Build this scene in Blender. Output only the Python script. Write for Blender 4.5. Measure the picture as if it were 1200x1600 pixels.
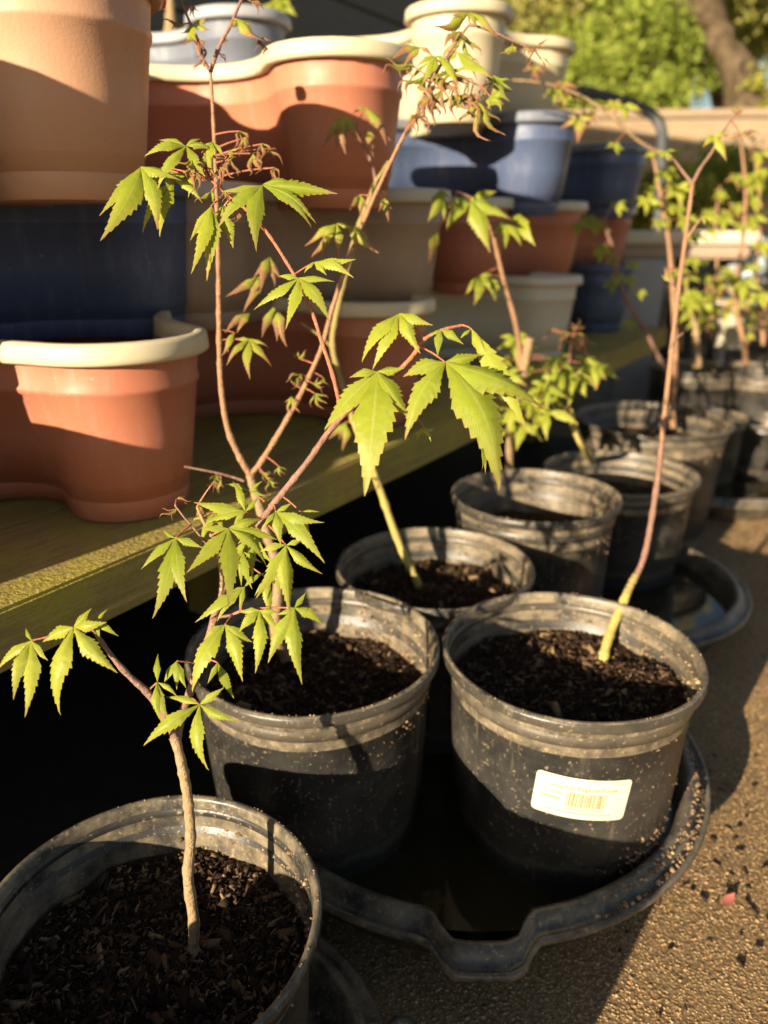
import bpy, bmesh, math, random
import numpy as np
from mathutils import Vector, Matrix, noise as mnoise

# ------------------------------------------------------------------ camera, sky, sun, exposure
sc = bpy.context.scene
for o in list(bpy.data.objects):
    bpy.data.objects.remove(o)
CAMH, PITCH = 0.575, math.radians(20.4)
SUN_AZ, SUN_EL = 36.0, 15.5
cam_d = bpy.data.cameras.new('camera')
cam = bpy.data.objects.new('camera', cam_d)
sc.collection.objects.link(cam)
cam.location = (0, 0, CAMH)
cam.rotation_euler = (math.pi / 2 - PITCH, 0, 0)
cam_d.sensor_fit = 'VERTICAL'
cam_d.sensor_height = 36.0
cam_d.sensor_width = 27.0
cam_d.lens = 27.0
cam_d.clip_start = 0.02
cam_d.clip_end = 500
cam_d.dof.use_dof = True
cam_d.dof.focus_distance = 0.485
cam_d.dof.aperture_fstop = 0.027 / 0.0054
sc.camera = cam
world = bpy.data.worlds.new('World')
sc.world = world
world.use_nodes = True
wn = world.node_tree
bg = wn.nodes['Background']
sky = wn.nodes.new('ShaderNodeTexSky')
sky.sky_type = 'NISHITA'
sky.sun_disc = False
sky.sun_elevation = math.radians(SUN_EL)
sky.sun_rotation = math.radians(SUN_AZ + 180)
wn.links.new(sky.outputs[0], bg.inputs[0])
bg.inputs[1].default_value = 0.05
sd = bpy.data.lights.new('sun', 'SUN')
sd.energy = 5.0
sd.angle = math.radians(0.5)
sd.color = (1.0, 0.835, 0.60)
sun = bpy.data.objects.new('sun', sd)
sc.collection.objects.link(sun)
a, e = math.radians(SUN_AZ), math.radians(SUN_EL)
sun_dir = Vector((math.sin(a) * math.cos(e), math.cos(a) * math.cos(e), -math.sin(e)))
sun.rotation_euler = sun_dir.to_track_quat('-Z', 'Y').to_euler()
sun.location = (-3, -4, 4)
sc.view_settings.view_transform = 'Standard'
sc.view_settings.look = 'None'
sc.view_settings.gamma = 1
sc.view_settings.exposure = 1.2
sc.view_settings.use_curve_mapping = False
sc.render.engine = 'CYCLES'
sc.render.resolution_x, sc.render.resolution_y = 768, 1024
try:
    sc.cycles.max_bounces = 5; sc.cycles.diffuse_bounces = 3; sc.cycles.glossy_bounces = 2; sc.cycles.transmission_bounces = 2
except Exception:
    pass

# ------------------------------------------------------------------ helpers
C = sc.collection
cp, sp = math.cos(PITCH), math.sin(PITCH)
FW, RT, UP = Vector((0, cp, -sp)), Vector((1, 0, 0)), Vector((0, sp, cp))
CAMP = Vector((0, 0, CAMH))
def at(px, py, Z):                      # point seen at photo pixel (1200x1600) at depth Z
    return CAMP + Z * (FW + (px - 600) / 1200 * RT + (800 - py) / 1200 * UP)
def at_h(px, py, h):                    # point seen at photo pixel on the plane z = h
    d = FW + (px - 600) / 1200 * RT + (800 - py) / 1200 * UP
    return CAMP + d * ((h - CAMH) / d.z)
def depth(p): return (p - CAMP).dot(FW)

def tag(o, label=None, cat=None, group=None, kind=None):
    if label: o['label'] = label
    if cat: o['category'] = cat
    if group: o['group'] = group
    if kind: o['kind'] = kind
    return o
def empty(name, loc, label, cat, group=None):
    o = bpy.data.objects.new(name, None)
    o.empty_display_size = 0.05
    C.objects.link(o)
    o.location = loc
    return tag(o, label, cat, group)
def mesh_obj(name, verts, faces, mats, parent=None, smooth=False, loc=None, idx=None, col=None):
    me = bpy.data.meshes.new(name)
    me.from_pydata([tuple(v) for v in verts], [], [tuple(f) for f in faces])
    for m in (mats if isinstance(mats, (list, tuple)) else [mats]):
        me.materials.append(m)
    if idx is not None:
        me.polygons.foreach_set('material_index', idx)
    if smooth:
        me.polygons.foreach_set('use_smooth', [True] * len(me.polygons))
    if col is not None:
        at_ = me.color_attributes.new('Col', 'FLOAT_COLOR', 'POINT')
        at_.data.foreach_set('color', np.asarray(col, dtype=np.float32).ravel())
    me.update()
    o = bpy.data.objects.new(name, me)
    C.objects.link(o)
    if parent: o.parent = parent
    if loc is not None: o.location = loc
    return o
def place_world(o, parent):             # mesh built in world space under a thing that has its own origin
    o.parent = parent
    o.matrix_parent_inverse = Matrix.Translation(-parent.location)
    return o
def np_obj(name, V, F, mat, parent=None, smooth=False, per=3):
    me = bpy.data.meshes.new(name)
    V = np.asarray(V, dtype=np.float32); F = np.asarray(F, dtype=np.int32)
    me.vertices.add(len(V)); me.vertices.foreach_set('co', V.ravel())
    me.loops.add(F.size); me.loops.foreach_set('vertex_index', F.ravel())
    me.polygons.add(len(F))
    me.polygons.foreach_set('loop_start', np.arange(0, F.size, per, dtype=np.int32))
    me.polygons.foreach_set('loop_total', np.full(len(F), per, dtype=np.int32))
    me.materials.append(mat)
    if smooth: me.polygons.foreach_set('use_smooth', np.ones(len(F), dtype=bool))
    me.update(calc_edges=True); me.validate()
    o = bpy.data.objects.new(name, me); C.objects.link(o)
    if parent: o.parent = parent
    return o

# ------------------------------------------------------------------ materials
class NT:
    def __init__(s, name):
        s.m = bpy.data.materials.new(name); s.m.use_nodes = True
        s.t = s.m.node_tree; s.b = s.t.nodes['Principled BSDF']; s.out = s.t.nodes['Material Output']
    def n(s, typ, **kw):
        nd = s.t.nodes.new(typ)
        for k, v in kw.items():
            if k.startswith('i_'):
                key = k[2:]
                nd.inputs[int(key) if key.isdigit() else key].default_value = v
            else: setattr(nd, k, v)
        return nd
    def l(s, a, b): s.t.links.new(a, b)
    def noise(s, scale, detail=5, rough=0.6, vec=None, dist=0):
        nd = s.n('ShaderNodeTexNoise'); nd.inputs['Scale'].default_value = scale
        nd.inputs['Detail'].default_value = min(detail, 5); nd.inputs['Roughness'].default_value = rough
        nd.inputs['Distortion'].default_value = dist
        s.l(vec if vec is not None else s.coord(), nd.inputs['Vector']); return nd.outputs['Fac']
    def coord(s):
        if not hasattr(s, '_c'): s._c = s.n('ShaderNodeTexCoord').outputs['Object']
        return s._c
    def ramp(s, fac, stops):
        r = s.n('ShaderNodeValToRGB'); el = r.color_ramp.elements
        while len(el) > 1: el.remove(el[-1])
        for i, (p, c) in enumerate(stops):
            x = el[0] if i == 0 else el.new(p)
            x.position = p; x.color = (*c, 1) if len(c) == 3 else c
        s.l(fac, r.inputs[0]); return r.outputs[0]
    def mix(s, fac, a, b, typ='MIX'):
        nd = s.n('ShaderNodeMix', data_type='RGBA', blend_type=typ)
        for sock, v in ((nd.inputs[0], fac), (nd.inputs[6], a), (nd.inputs[7], b)):
            if hasattr(v, 'links') or hasattr(v, 'is_linked'): s.l(v, sock)
            elif isinstance(v, (int, float)): sock.default_value = v
            else: sock.default_value = (*v, 1) if len(v) == 3 else v
        return nd.outputs[2]
    def bump(s, h, strength=0.3, dist=0.002, normal=None):
        b = s.n('ShaderNodeBump'); b.inputs['Strength'].default_value = strength
        b.inputs['Distance'].default_value = dist; s.l(h, b.inputs['Height'])
        if normal is not None: s.l(normal, b.inputs['Normal'])
        return b.outputs[0]
    def set(s, color=None, rough=None, normal=None, spec=None):
        if color is not None:
            if hasattr(color, 'is_linked'): s.l(color, s.b.inputs['Base Color'])
            else: s.b.inputs['Base Color'].default_value = (*color, 1)
        if rough is not None:
            if hasattr(rough, 'is_linked'): s.l(rough, s.b.inputs['Roughness'])
            else: s.b.inputs['Roughness'].default_value = rough
        if normal is not None: s.l(normal, s.b.inputs['Normal'])
        if spec is not None: s.b.inputs['Specular IOR Level'].default_value = spec
        return s.m

def plastic(name, col, rough=0.5, mottle=0.18, grain=900):
    k = NT(name)
    dark = tuple(c * (1 - mottle) for c in col); lite = tuple(min(1, c * (1 + mottle)) for c in col)
    f = k.noise(9, 6, 0.65)
    c = k.mix(f, dark, lite)
    dirt = k.ramp(k.noise(38, 6, 0.7), [(0.60, (0, 0, 0)), (0.78, (1, 1, 1))])
    c = k.mix(k.mix(0.22, (0, 0, 0), dirt), c, (0.22, 0.16, 0.11))
    ms = k.n('ShaderNodeMapping'); ms.inputs['Scale'].default_value = (1, 1, 0.12); k.l(k.coord(), ms.inputs['Vector'])
    stk = k.ramp(k.noise(70, 4, 0.7, ms.outputs[0]), [(0.52, (0, 0, 0)), (0.72, (0.3,) * 3)])
    c = k.mix(stk, c, tuple(min(1, x * .55 + .2) for x in col))
    spk = k.ramp(k.noise(260, 2, 0.5), [(0.70, (0, 0, 0)), (0.74, (0.6,) * 3)])
    c = k.mix(spk, c, (0.42, 0.34, 0.24))
    return k.set(c, k.ramp(k.noise(60, 4), [(0.3, (rough - .08,) * 3), (0.7, (rough + .12,) * 3)]),
                 k.bump(k.noise(grain, 3, 0.6), 0.22, 0.0008), 0.4)
M = {}
M['terracotta'] = plastic('terracotta_plastic', (0.46, 0.165, 0.095), 0.46)
M['pink_terracotta'] = plastic('pink_terracotta_plastic', (0.50, 0.19, 0.11), 0.46)
M['peach'] = plastic('peach_plastic', (0.56, 0.31, 0.19), 0.5, 0.14, 420)
M['tan'] = plastic('tan_plastic', (0.36, 0.27, 0.20), 0.5)
M['navy'] = plastic('navy_plastic', (0.075, 0.105, 0.195), 0.42)
M['slate_blue'] = plastic('slate_blue_plastic', (0.15, 0.17, 0.22), 0.48)
M['cream'] = plastic('cream_plastic', (0.62, 0.54, 0.36), 0.46, 0.1)
M['pale_cream'] = plastic('pale_cream_plastic', (0.60, 0.56, 0.44), 0.46, 0.1)
M['grey_plastic'] = plastic('grey_plastic', (0.34, 0.36, 0.39), 0.5)
M['pale_blue'] = plastic('pale_blue_plastic', (0.55, 0.66, 0.70), 0.5)
M['red_plastic'] = plastic('red_plastic', (0.6, 0.05, 0.02), 0.4)
M['hose'] = plastic('dark_rubber', (0.06, 0.065, 0.07), 0.5)
M['bottle_green'] = plastic('dark_green_plastic', (0.03, 0.07, 0.04), 0.5)

def nursery_plastic(name, dust=1.0, mud=0.0, tide=True):
    k = NT(name)
    co = k.coord()
    base = k.mix(k.noise(11, 5, 0.7), (0.010, 0.011, 0.013), (0.030, 0.029, 0.028))
    film = k.ramp(k.noise(5, 5, 0.75), [(0.42, (0.03, 0.03, 0.03)), (0.72, (0.36 * dust,) * 3)])
    c = k.mix(film, base, (0.20, 0.18, 0.14))
    mp = k.n('ShaderNodeMapping'); mp.inputs['Scale'].default_value = (1, 1, 0.10); k.l(co, mp.inputs['Vector'])
    drip = k.ramp(k.noise(95, 4, 0.6, mp.outputs[0]), [(0.60, (0, 0, 0)), (0.70, (0.35 * dust,) * 3)])
    c = k.mix(drip, c, (0.22, 0.185, 0.125))
    m2 = k.n('ShaderNodeMapping'); m2.inputs['Scale'].default_value = (0.12, 0.12, 3.0); k.l(co, m2.inputs['Vector'])
    scr = k.ramp(k.noise(110, 4, 0.7, m2.outputs[0]), [(0.66, (0, 0, 0)), (0.72, (0.4,) * 3)])
    c = k.mix(scr, c, (0.17, 0.165, 0.155))
    spk = k.ramp(k.noise(240, 4, 0.7), [(0.60, (0, 0, 0)), (0.67, (0.95 * dust,) * 3)])
    c = k.mix(spk, c, (0.30, 0.235, 0.145))
    if tide:
        sx = k.n('ShaderNodeSeparateXYZ'); k.l(co, sx.inputs[0])
        wv = k.n('ShaderNodeMath', operation='MULTIPLY_ADD', i_1=0.05); k.l(k.noise(14, 5, 0.7), wv.inputs[0]); k.l(sx.outputs[2], wv.inputs[2])
        tm = k.ramp(wv.outputs[0], [(0.066, (0, 0, 0)), (0.074, (0.55,) * 3), (0.078, (0.1,) * 3), (0.086, (0, 0, 0)), (0.195, (0, 0, 0)), (0.215, (0.35,) * 3), (0.23, (0.1,) * 3)])
        c = k.mix(k.mix(0.8, tm, k.noise(60, 5, 0.8), 'MULTIPLY'), c, (0.34, 0.27, 0.17))
    if mud:
        mm = k.ramp(k.noise(30, 5, 0.75), [(0.36, (0, 0, 0)), (0.66, (mud,) * 3)])
        c = k.mix(mm, c, (0.36, 0.29, 0.19))
    r = k.mix(film, (0.30,) * 3, (0.75,) * 3)
    n1 = k.bump(k.noise(60, 4, 0.6), 0.15, 0.002)
    n2 = k.bump(k.mix(0.5, k.noise(700, 4, 0.65), spk), 0.4, 0.0009, n1)
    return k.set(c, r, n2, 0.5)
M['black_pot'] = nursery_plastic('black_nursery_plastic')
M['muddy_pot'] = nursery_plastic('mud_stained_nursery_plastic', 1.0, 0.75, False)
M['black_tray'] = nursery_plastic('black_tray_plastic', 1.0, 0.5, False)

k = NT('potting_soil')
c = k.ramp(k.noise(160, 6, 0.7), [(0.3, (0.018, 0.011, 0.007)), (0.55, (0.045, 0.027, 0.016)), (0.75, (0.09, 0.055, 0.032))])
M['soil'] = k.set(c, 0.95, k.bump(k.noise(320, 5, 0.7), 0.7, 0.004), 0.15)
k = NT('bark_chip')
g = k.n('ShaderNodeNewGeometry')
c = k.ramp(g.outputs['Random Per Island'], [(0.0, (0.016, 0.010, 0.007)), (0.5, (0.045, 0.027, 0.016)), (0.75, (0.12, 0.072, 0.04)), (0.93, (0.22, 0.135, 0.075)), (1.0, (0.36, 0.24, 0.13))])
M['chip'] = k.set(k.mix(0.5, c, k.mix(k.noise(400, 4), (0.3, 0.3, 0.3), (1, 1, 1)), 'MULTIPLY'), 0.9, k.bump(k.noise(900, 3), 0.5, 0.001), 0.15)
k = NT('dry_crumb')
g = k.n('ShaderNodeNewGeometry')
c = k.ramp(g.outputs['Random Per Island'], [(0.0, (0.10, 0.066, 0.038)), (0.6, (0.28, 0.19, 0.11)), (1.0, (0.46, 0.34, 0.2))])
M['crumb'] = k.set(c, 0.95, None, 0.1)
k = NT('granular_ground')
f = k.noise(7, 7, 0.62)
v = k.n('ShaderNodeTexVoronoi', i_Scale=300.0); k.l(k.coord(), v.inputs['Vector'])
c = k.mix(f, (0.28, 0.18, 0.085), (0.44, 0.29, 0.145))
c = k.mix(k.ramp(k.noise(1.7, 4), [(0.45, (0, 0, 0)), (0.7, (0.6, 0.6, 0.6))]), c, (0.09, 0.066, 0.045))
c = k.mix(0.7, c, k.ramp(v.outputs['Distance'], [(0.0, (1.25,) * 3), (0.75, (0.4,) * 3)]), 'MULTIPLY')
inv = k.ramp(v.outputs['Distance'], [(0, (1, 1, 1)), (0.8, (0, 0, 0))])
M['ground'] = k.set(c, 0.92, k.bump(inv, 0.35, 0.002), 0.2)
k = NT('ground_grain')
g = k.n('ShaderNodeNewGeometry')
c = k.ramp(g.outputs['Random Per Island'], [(0, (0.26, 0.165, 0.08)), (0.4, (0.42, 0.275, 0.135)), (0.8, (0.50, 0.335, 0.165)), (0.97, (0.56, 0.40, 0.22)), (1, (0.48, 0.40, 0.28))])
c = k.mix(0.6, c, k.mix(k.noise(9, 6, 0.7), (0.45, 0.43, 0.42), (1.15, 1.1, 1.05)), 'MULTIPLY')
M['grain'] = k.set(c, 0.85, None, 0.3)
k = NT('mossy_timber')
mp = k.n('ShaderNodeMapping'); mp.inputs['Scale'].default_value = (1.2, 40, 40); k.l(k.coord(), mp.inputs['Vector'])
gr = k.noise(5, 8, 0.7, mp.outputs[0], 0.6)
c = k.mix(gr, (0.13, 0.095, 0.03), (0.58, 0.45, 0.15))
c = k.mix(k.ramp(k.noise(12, 6, 0.7), [(0.45, (0, 0, 0)), (0.62, (0.85,) * 3)]), c, (0.42, 0.36, 0.06))
c = k.mix(k.ramp(k.noise(70, 5, 0.7), [(0.62, (0, 0, 0)), (0.7, (0.7,) * 3)]), c, (0.38, 0.30, 0.15))
M['timber'] = k.set(c, 0.88, k.bump(k.mix(0.5, gr, k.noise(240, 4)), 1.0, 0.006), 0.25)
k = NT('shed_board')
mp = k.n('ShaderNodeMapping'); mp.inputs['Scale'].default_value = (3, 3, 22); k.l(k.coord(), mp.inputs['Vector'])
c = k.mix(k.noise(6, 6, 0.7, mp.outputs[0]), (0.09, 0.09, 0.078), (0.20, 0.195, 0.165))
M['shed'] = k.set(c, 0.85, k.bump(k.noise(30, 5, 0.7, mp.outputs[0]), 0.4, 0.004), 0.3)
k = NT('far_wall')
br = k.n('ShaderNodeTexBrick', offset=0.5)
for nme, val in (('Color1', (0.38, 0.27, 0.16, 1)), ('Color2', (0.31, 0.22, 0.13, 1)), ('Mortar', (0.33, 0.27, 0.2, 1)), ('Scale', 1.0), ('Mortar Size', 0.008), ('Brick Width', 0.22), ('Row Height', 0.072)):
    br.inputs[nme].default_value = val
mp = k.n('ShaderNodeMapping'); mp.inputs['Rotation'].default_value = (math.pi / 2, 0, 0); k.l(k.coord(), mp.inputs['Vector']); k.l(mp.outputs[0], br.inputs['Vector'])
M['wall'] = k.set(k.mix(0.5, br.outputs['Color'], k.mix(k.noise(4, 6), (0.6, 0.6, 0.6), (1.2, 1.2, 1.2)), 'MULTIPLY'), 0.9, None, 0.2)
k = NT('tray_water')
M['water'] = k.set(k.mix(k.noise(18, 5), (0.012, 0.009, 0.004), (0.04, 0.032, 0.012)), 0.06, k.bump(k.noise(30, 2), 0.03, 0.002), 0.5)

def leaf_material(name, g1, g2, brown, transl=0.4):
    k = NT(name)
    ca = k.n('ShaderNodeVertexColor', layer_name='Col')
    sep = k.n('ShaderNodeSeparateColor'); k.l(ca.outputs[0], sep.inputs[0])
    T, A, W = sep.outputs[0], sep.outputs[1], sep.outputs[2]
    oi = k.n('ShaderNodeObjectInfo')
    base = k.mix(oi.outputs['Random'], g1, g2)
    base = k.mix(k.ramp(k.noise(220, 5, 0.65), [(0.35, (0, 0, 0)), (0.75, (0.5,) * 3)]), base, tuple(x * 0.72 for x in g1))
    # fine side veins
    w = k.n('ShaderNodeMath', operation='MULTIPLY', i_1=34.0); k.l(T, w.inputs[0])
    w2 = k.n('ShaderNodeMath', operation='MULTIPLY', i_1=7.0); k.l(A, w2.inputs[0])
    w3 = k.n('ShaderNodeMath', operation='SUBTRACT'); k.l(w.outputs[0], w3.inputs[0]); k.l(w2.outputs[0], w3.inputs[1])
    w4 = k.n('ShaderNodeMath', operation='FRACT'); k.l(w3.outputs[0], w4.inputs[0])
    vein = k.ramp(w4.outputs[0], [(0.0, (0.3,) * 3), (0.16, (0, 0, 0)), (0.84, (0, 0, 0)), (1, (0.3,) * 3)])
    base = k.mix(vein, base, (0.40, 0.44, 0.11))
    rim_ = k.ramp(A, [(0.86, (0, 0, 0)), (1.0, (0.5,) * 3)])
    base = k.mix(rim_, base, (0.40, 0.25, 0.07))
    mid = k.ramp(A, [(0.02, (0.4,) * 3), (0.10, (0, 0, 0))])
    base = k.mix(mid, base, (0.50, 0.50, 0.16))
    # withering from tip and edge
    s1 = k.n('ShaderNodeMath', operation='MULTIPLY_ADD', i_1=0.75, i_2=0.0); k.l(T, s1.inputs[0])
    s2 = k.n('ShaderNodeMath', operation='MULTIPLY_ADD', i_1=0.16); k.l(A, s2.inputs[0]); k.l(s1.outputs[0], s2.inputs[2])
    s3 = k.n('ShaderNodeMath', operation='ADD'); k.l(s2.outputs[0], s3.inputs[0]); k.l(W, s3.inputs[1])
    nz = k.n('ShaderNodeMath', operation='MULTIPLY_ADD', i_1=0.35, i_2=-0.17); k.l(k.noise(130, 4), nz.inputs[0])
    s4 = k.n('ShaderNodeMath', operation='ADD'); k.l(s3.outputs[0], s4.inputs[0]); k.l(nz.outputs[0], s4.inputs[1])
    dry = k.ramp(s4.outputs[0], [(0.82, (0, 0, 0)), (1.02, (1, 1, 1))])
    pale = k.ramp(s4.outputs[0], [(0.55, (0, 0, 0)), (0.9, (0.55,) * 3)])
    base = k.mix(pale, base, (0.44, 0.38, 0.09))
    base = k.mix(dry, base, brown)
    nrm = k.bump(k.mix(0.4, vein, k.noise(300, 4)), 0.55, 0.0012)
    k.set(base, 0.42, nrm, 0.4)
    tr = k.n('ShaderNodeBsdfTranslucent'); k.l(base, tr.inputs[0])
    mx = k.n('ShaderNodeMixShader', i_0=transl)
    k.l(k.b.outputs[0], mx.inputs[1]); k.l(tr.outputs[0], mx.inputs[2]); k.l(mx.outputs[0], k.out.inputs[0])
    return k.m
M['leaf'] = leaf_material('maple_leaf', (0.29, 0.355, 0.024), (0.41, 0.445, 0.036), (0.34, 0.17, 0.08), 0.35)
def bark(name, c1, c2, sc1=60):
    k = NT(name)
    f = k.noise(sc1, 6, 0.7)
    c = k.mix(f, c1, c2)
    c = k.mix(k.ramp(k.noise(400, 3), [(0.6, (0, 0, 0)), (0.7, (0.6,) * 3)]), c, (0.5, 0.42, 0.32))
    return k.set(c, 0.65, k.bump(k.noise(420, 4), 0.9, 0.002), 0.3)
M['stem_tan'] = bark('tan_bark', (0.15, 0.09, 0.045), (0.52, 0.37, 0.20), 190)
M['stem_purple'] = bark('purple_brown_bark', (0.17, 0.085, 0.065), (0.36, 0.21, 0.15))
M['stem_brown'] = bark('brown_bark', (0.25, 0.13, 0.07), (0.44, 0.25, 0.14))
M['stem_yellow'] = bark('yellow_bark', (0.42, 0.33, 0.07), (0.55, 0.43, 0.15))
M['stem_olive'] = bark('olive_bark', (0.22, 0.18, 0.06), (0.40, 0.31, 0.11))
M['petiole'] = bark('red_petiole', (0.34, 0.10, 0.06), (0.44, 0.19, 0.10))
def tree_bark(name, c1, c2):
    k = NT(name)
    mp = k.n('ShaderNodeMapping'); mp.inputs['Scale'].default_value = (1, 1, .35); k.l(k.coord(), mp.inputs['Vector'])
    f = k.noise(16, 5, .75, mp.outputs[0])
    return k.set(k.ramp(f, [(.3, c1), (.7, c2)]), .95, k.bump(f, 1.0, .12), .1)
M['trunk'] = tree_bark('tree_bark', (0.035, 0.026, 0.016), (0.30, 0.215, 0.13))
def foliage(name, c1, c2):
    k = NT(name)
    g = k.n('ShaderNodeNewGeometry')
    c = k.mix(g.outputs['Random Per Island'], c1, c2)
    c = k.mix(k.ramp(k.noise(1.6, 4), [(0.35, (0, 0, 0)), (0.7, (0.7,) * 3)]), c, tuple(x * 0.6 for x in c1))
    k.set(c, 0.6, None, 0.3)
    tr = k.n('ShaderNodeBsdfTranslucent'); k.l(c, tr.inputs[0])
    mx = k.n('ShaderNodeMixShader', i_0=0.3)
    k.l(k.b.outputs[0], mx.inputs[1]); k.l(tr.outputs[0], mx.inputs[2]); k.l(mx.outputs[0], k.out.inputs[0])
    return k.m
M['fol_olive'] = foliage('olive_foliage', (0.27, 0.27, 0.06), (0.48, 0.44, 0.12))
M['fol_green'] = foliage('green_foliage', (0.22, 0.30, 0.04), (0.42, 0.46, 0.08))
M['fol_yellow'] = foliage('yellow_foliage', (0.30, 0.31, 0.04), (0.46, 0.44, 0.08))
M['sticker'] = plastic('paper_sticker', (0.74, 0.70, 0.50), 0.5, 0.05)
k = NT('printed_ink'); M['ink'] = k.set((0.16, 0.12, 0.07), 0.6)
k = NT('printed_ink_brown'); M['ink2'] = k.set((0.26, 0.19, 0.10), 0.6)

# ------------------------------------------------------------------ ground
HS = 0.325                                  # shelf top height
U = Vector((0.555, 0.832, 0)).normalized(); N = Vector((U.y, -U.x, 0))
e0 = at_h(0, 955, HS); e1 = at_h(1045, 512, HS)
U = (e1 - e0).normalized(); N = Vector((U.y, -U.x, 0))
VE = e0.dot(N)                              # shelf front edge offset along N
def uv(u, v, h=0): return U * u + N * v + Vector((0, 0, h))
ANG = math.atan2(U.y, U.x)
rng = np.random.default_rng(7)
gv, gf = [], []
def axis(lim): return [-lim, -20, -6, -2, -1, -.5, 0, .5, 1, 1.5, 2, 3, 5, 8, 14, 24, lim]
ax = axis(90)
for y in ax:
    for x in ax: gv.append((x, y, 0))
n = len(ax)
for j in range(n - 1):
    for i in range(n - 1): gf.append((j * n + i, j * n + i + 1, (j + 1) * n + i + 1, (j + 1) * n + i))
tag(mesh_obj('ground', gv, gf, M['ground']), kind='structure')

def octa(centers, radii, flat=0.7, jitter=0.35):
    nC = len(centers)
    base = np.array([(1, 0, 0), (-1, 0, 0), (0, 1, 0), (0, -1, 0), (0, 0, 1), (0, 0, -1)], float)
    V = base[None] * (1 + rng.uniform(-jitter, jitter, (nC, 6, 3))) + rng.uniform(-.25, .25, (nC, 6, 3))
    V[..., 2] *= flat
    th = rng.uniform(0, 6.28, nC); c, s = np.cos(th), np.sin(th)
    X = V[..., 0] * c[:, None] - V[..., 1] * s[:, None]; Y = V[..., 0] * s[:, None] + V[..., 1] * c[:, None]
    V = np.stack([X, Y, V[..., 2]], -1) * radii[:, None, None] + centers[:, None, :]
    t = np.array([(0, 2, 4), (2, 1, 4), (1, 3, 4), (3, 0, 4), (2, 0, 5), (1, 2, 5), (3, 1, 5), (0, 3, 5)])
    F = (t[None] + (np.arange(nC) * 6)[:, None, None]).reshape(-1, 3)
    return V.reshape(-1, 3), F
def chips(centers, L, W, T, tilt=0.5):
    nC = len(centers)
    base = np.array([(-1, -.6, -1), (1, -.3, -1), (1, .4, -1), (-1, .7, -1), (-.8, -.5, 1), (.9, -.2, 1), (.7, .3, 1), (-.9, .5, 1)], float)
    V = base[None] * (1 + rng.uniform(-.35, .35, (nC, 8, 3)))
    V[..., 0] *= L[:, None] / 2; V[..., 1] *= W[:, None] / 2; V[..., 2] *= T[:, None] / 2
    for ax1, ax2, ang in ((0, 2, rng.normal(0, tilt, nC)), (1, 2, rng.normal(0, tilt, nC)), (0, 1, rng.uniform(0, 6.28, nC))):
        c, s = np.cos(ang)[:, None], np.sin(ang)[:, None]
        a_, b_ = V[..., ax1] * c - V[..., ax2] * s, V[..., ax1] * s + V[..., ax2] * c
        V[..., ax1], V[..., ax2] = a_, b_
    V = V + centers[:, None, :]
    q = np.array([(0, 3, 2, 1), (4, 5, 6, 7), (0, 1, 5, 4), (1, 2, 6, 5), (2, 3, 7, 6), (3, 0, 4, 7)])
    F = (q[None] + (np.arange(nC) * 8)[:, None, None]).reshape(-1, 4)
    return V.reshape(-1, 3), F

# loose granules of the surface, nearest the camera
NG = 125000
gx = rng.uniform(-0.25, 1.0, NG * 2); gy = rng.uniform(0.22, 1.75, NG * 2)
keep = (gx * N.x + gy * N.y) > VE + 0.10
gx, gy = gx[keep][:NG], gy[keep][:NG]
gr = rng.uniform(0.0006, 0.0016, len(gx)) * (1 + 0.7 * (rng.random(len(gx)) > 0.97))
cen = np.stack([gx, gy, gr * 0.1], -1)
V, F = octa(cen, gr, 0.3)
tag(np_obj('gravel', V, F, M['grain'], smooth=False), 'tan gritty granules covering the ground beside the trays', 'gravel', kind='stuff')
r_ = np.random.default_rng(55)
lx, ly = r_.uniform(0.05, 0.9, 260), r_.uniform(0.3, 1.5, 260)
lx[:90] = 0.34 + r_.normal(0, .05, 90); ly[:90] = 0.60 + r_.normal(0, .10, 90)
V, F = chips(np.stack([lx, ly, np.full(260, .0016)], -1), r_.uniform(.003, .010, 260), r_.uniform(.001, .004, 260), r_.uniform(.0008, .002, 260), .15)
tag(np_obj('spilled_bark', V, F, M['chip'], per=4), 'dark crumbs of bark spilled over the tan ground', 'bark crumbs', kind='stuff')
pt = at_h(1138, 1408, 0.003)
V, F, _ = [], [], 0
for i in range(7):
    t = i / 6; w = .0042 * math.sin(math.pi * min(t + .06, 1)) + .0003
    V += [(t * .017 - .008, -w, .001 + .003 * t * t), (t * .017 - .008, 0, .0003 + .003 * t * t), (t * .017 - .008, w, .0016 + .003 * t * t)]
F = [(i * 3 + j, i * 3 + j + 1, i * 3 + j + 4, i * 3 + j + 3) for i in range(6) for j in range(2)]
pk = NT('pink_petal'); pk.set((0.42, 0.13, 0.10), .6)
po = mesh_obj('fallen_petal', V, F, pk.m, None, True, pt); po.rotation_euler = (0, 0, .6)
tag(po, 'small pinkish petal lying on the tan ground right of the big tray', 'petal')
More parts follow.
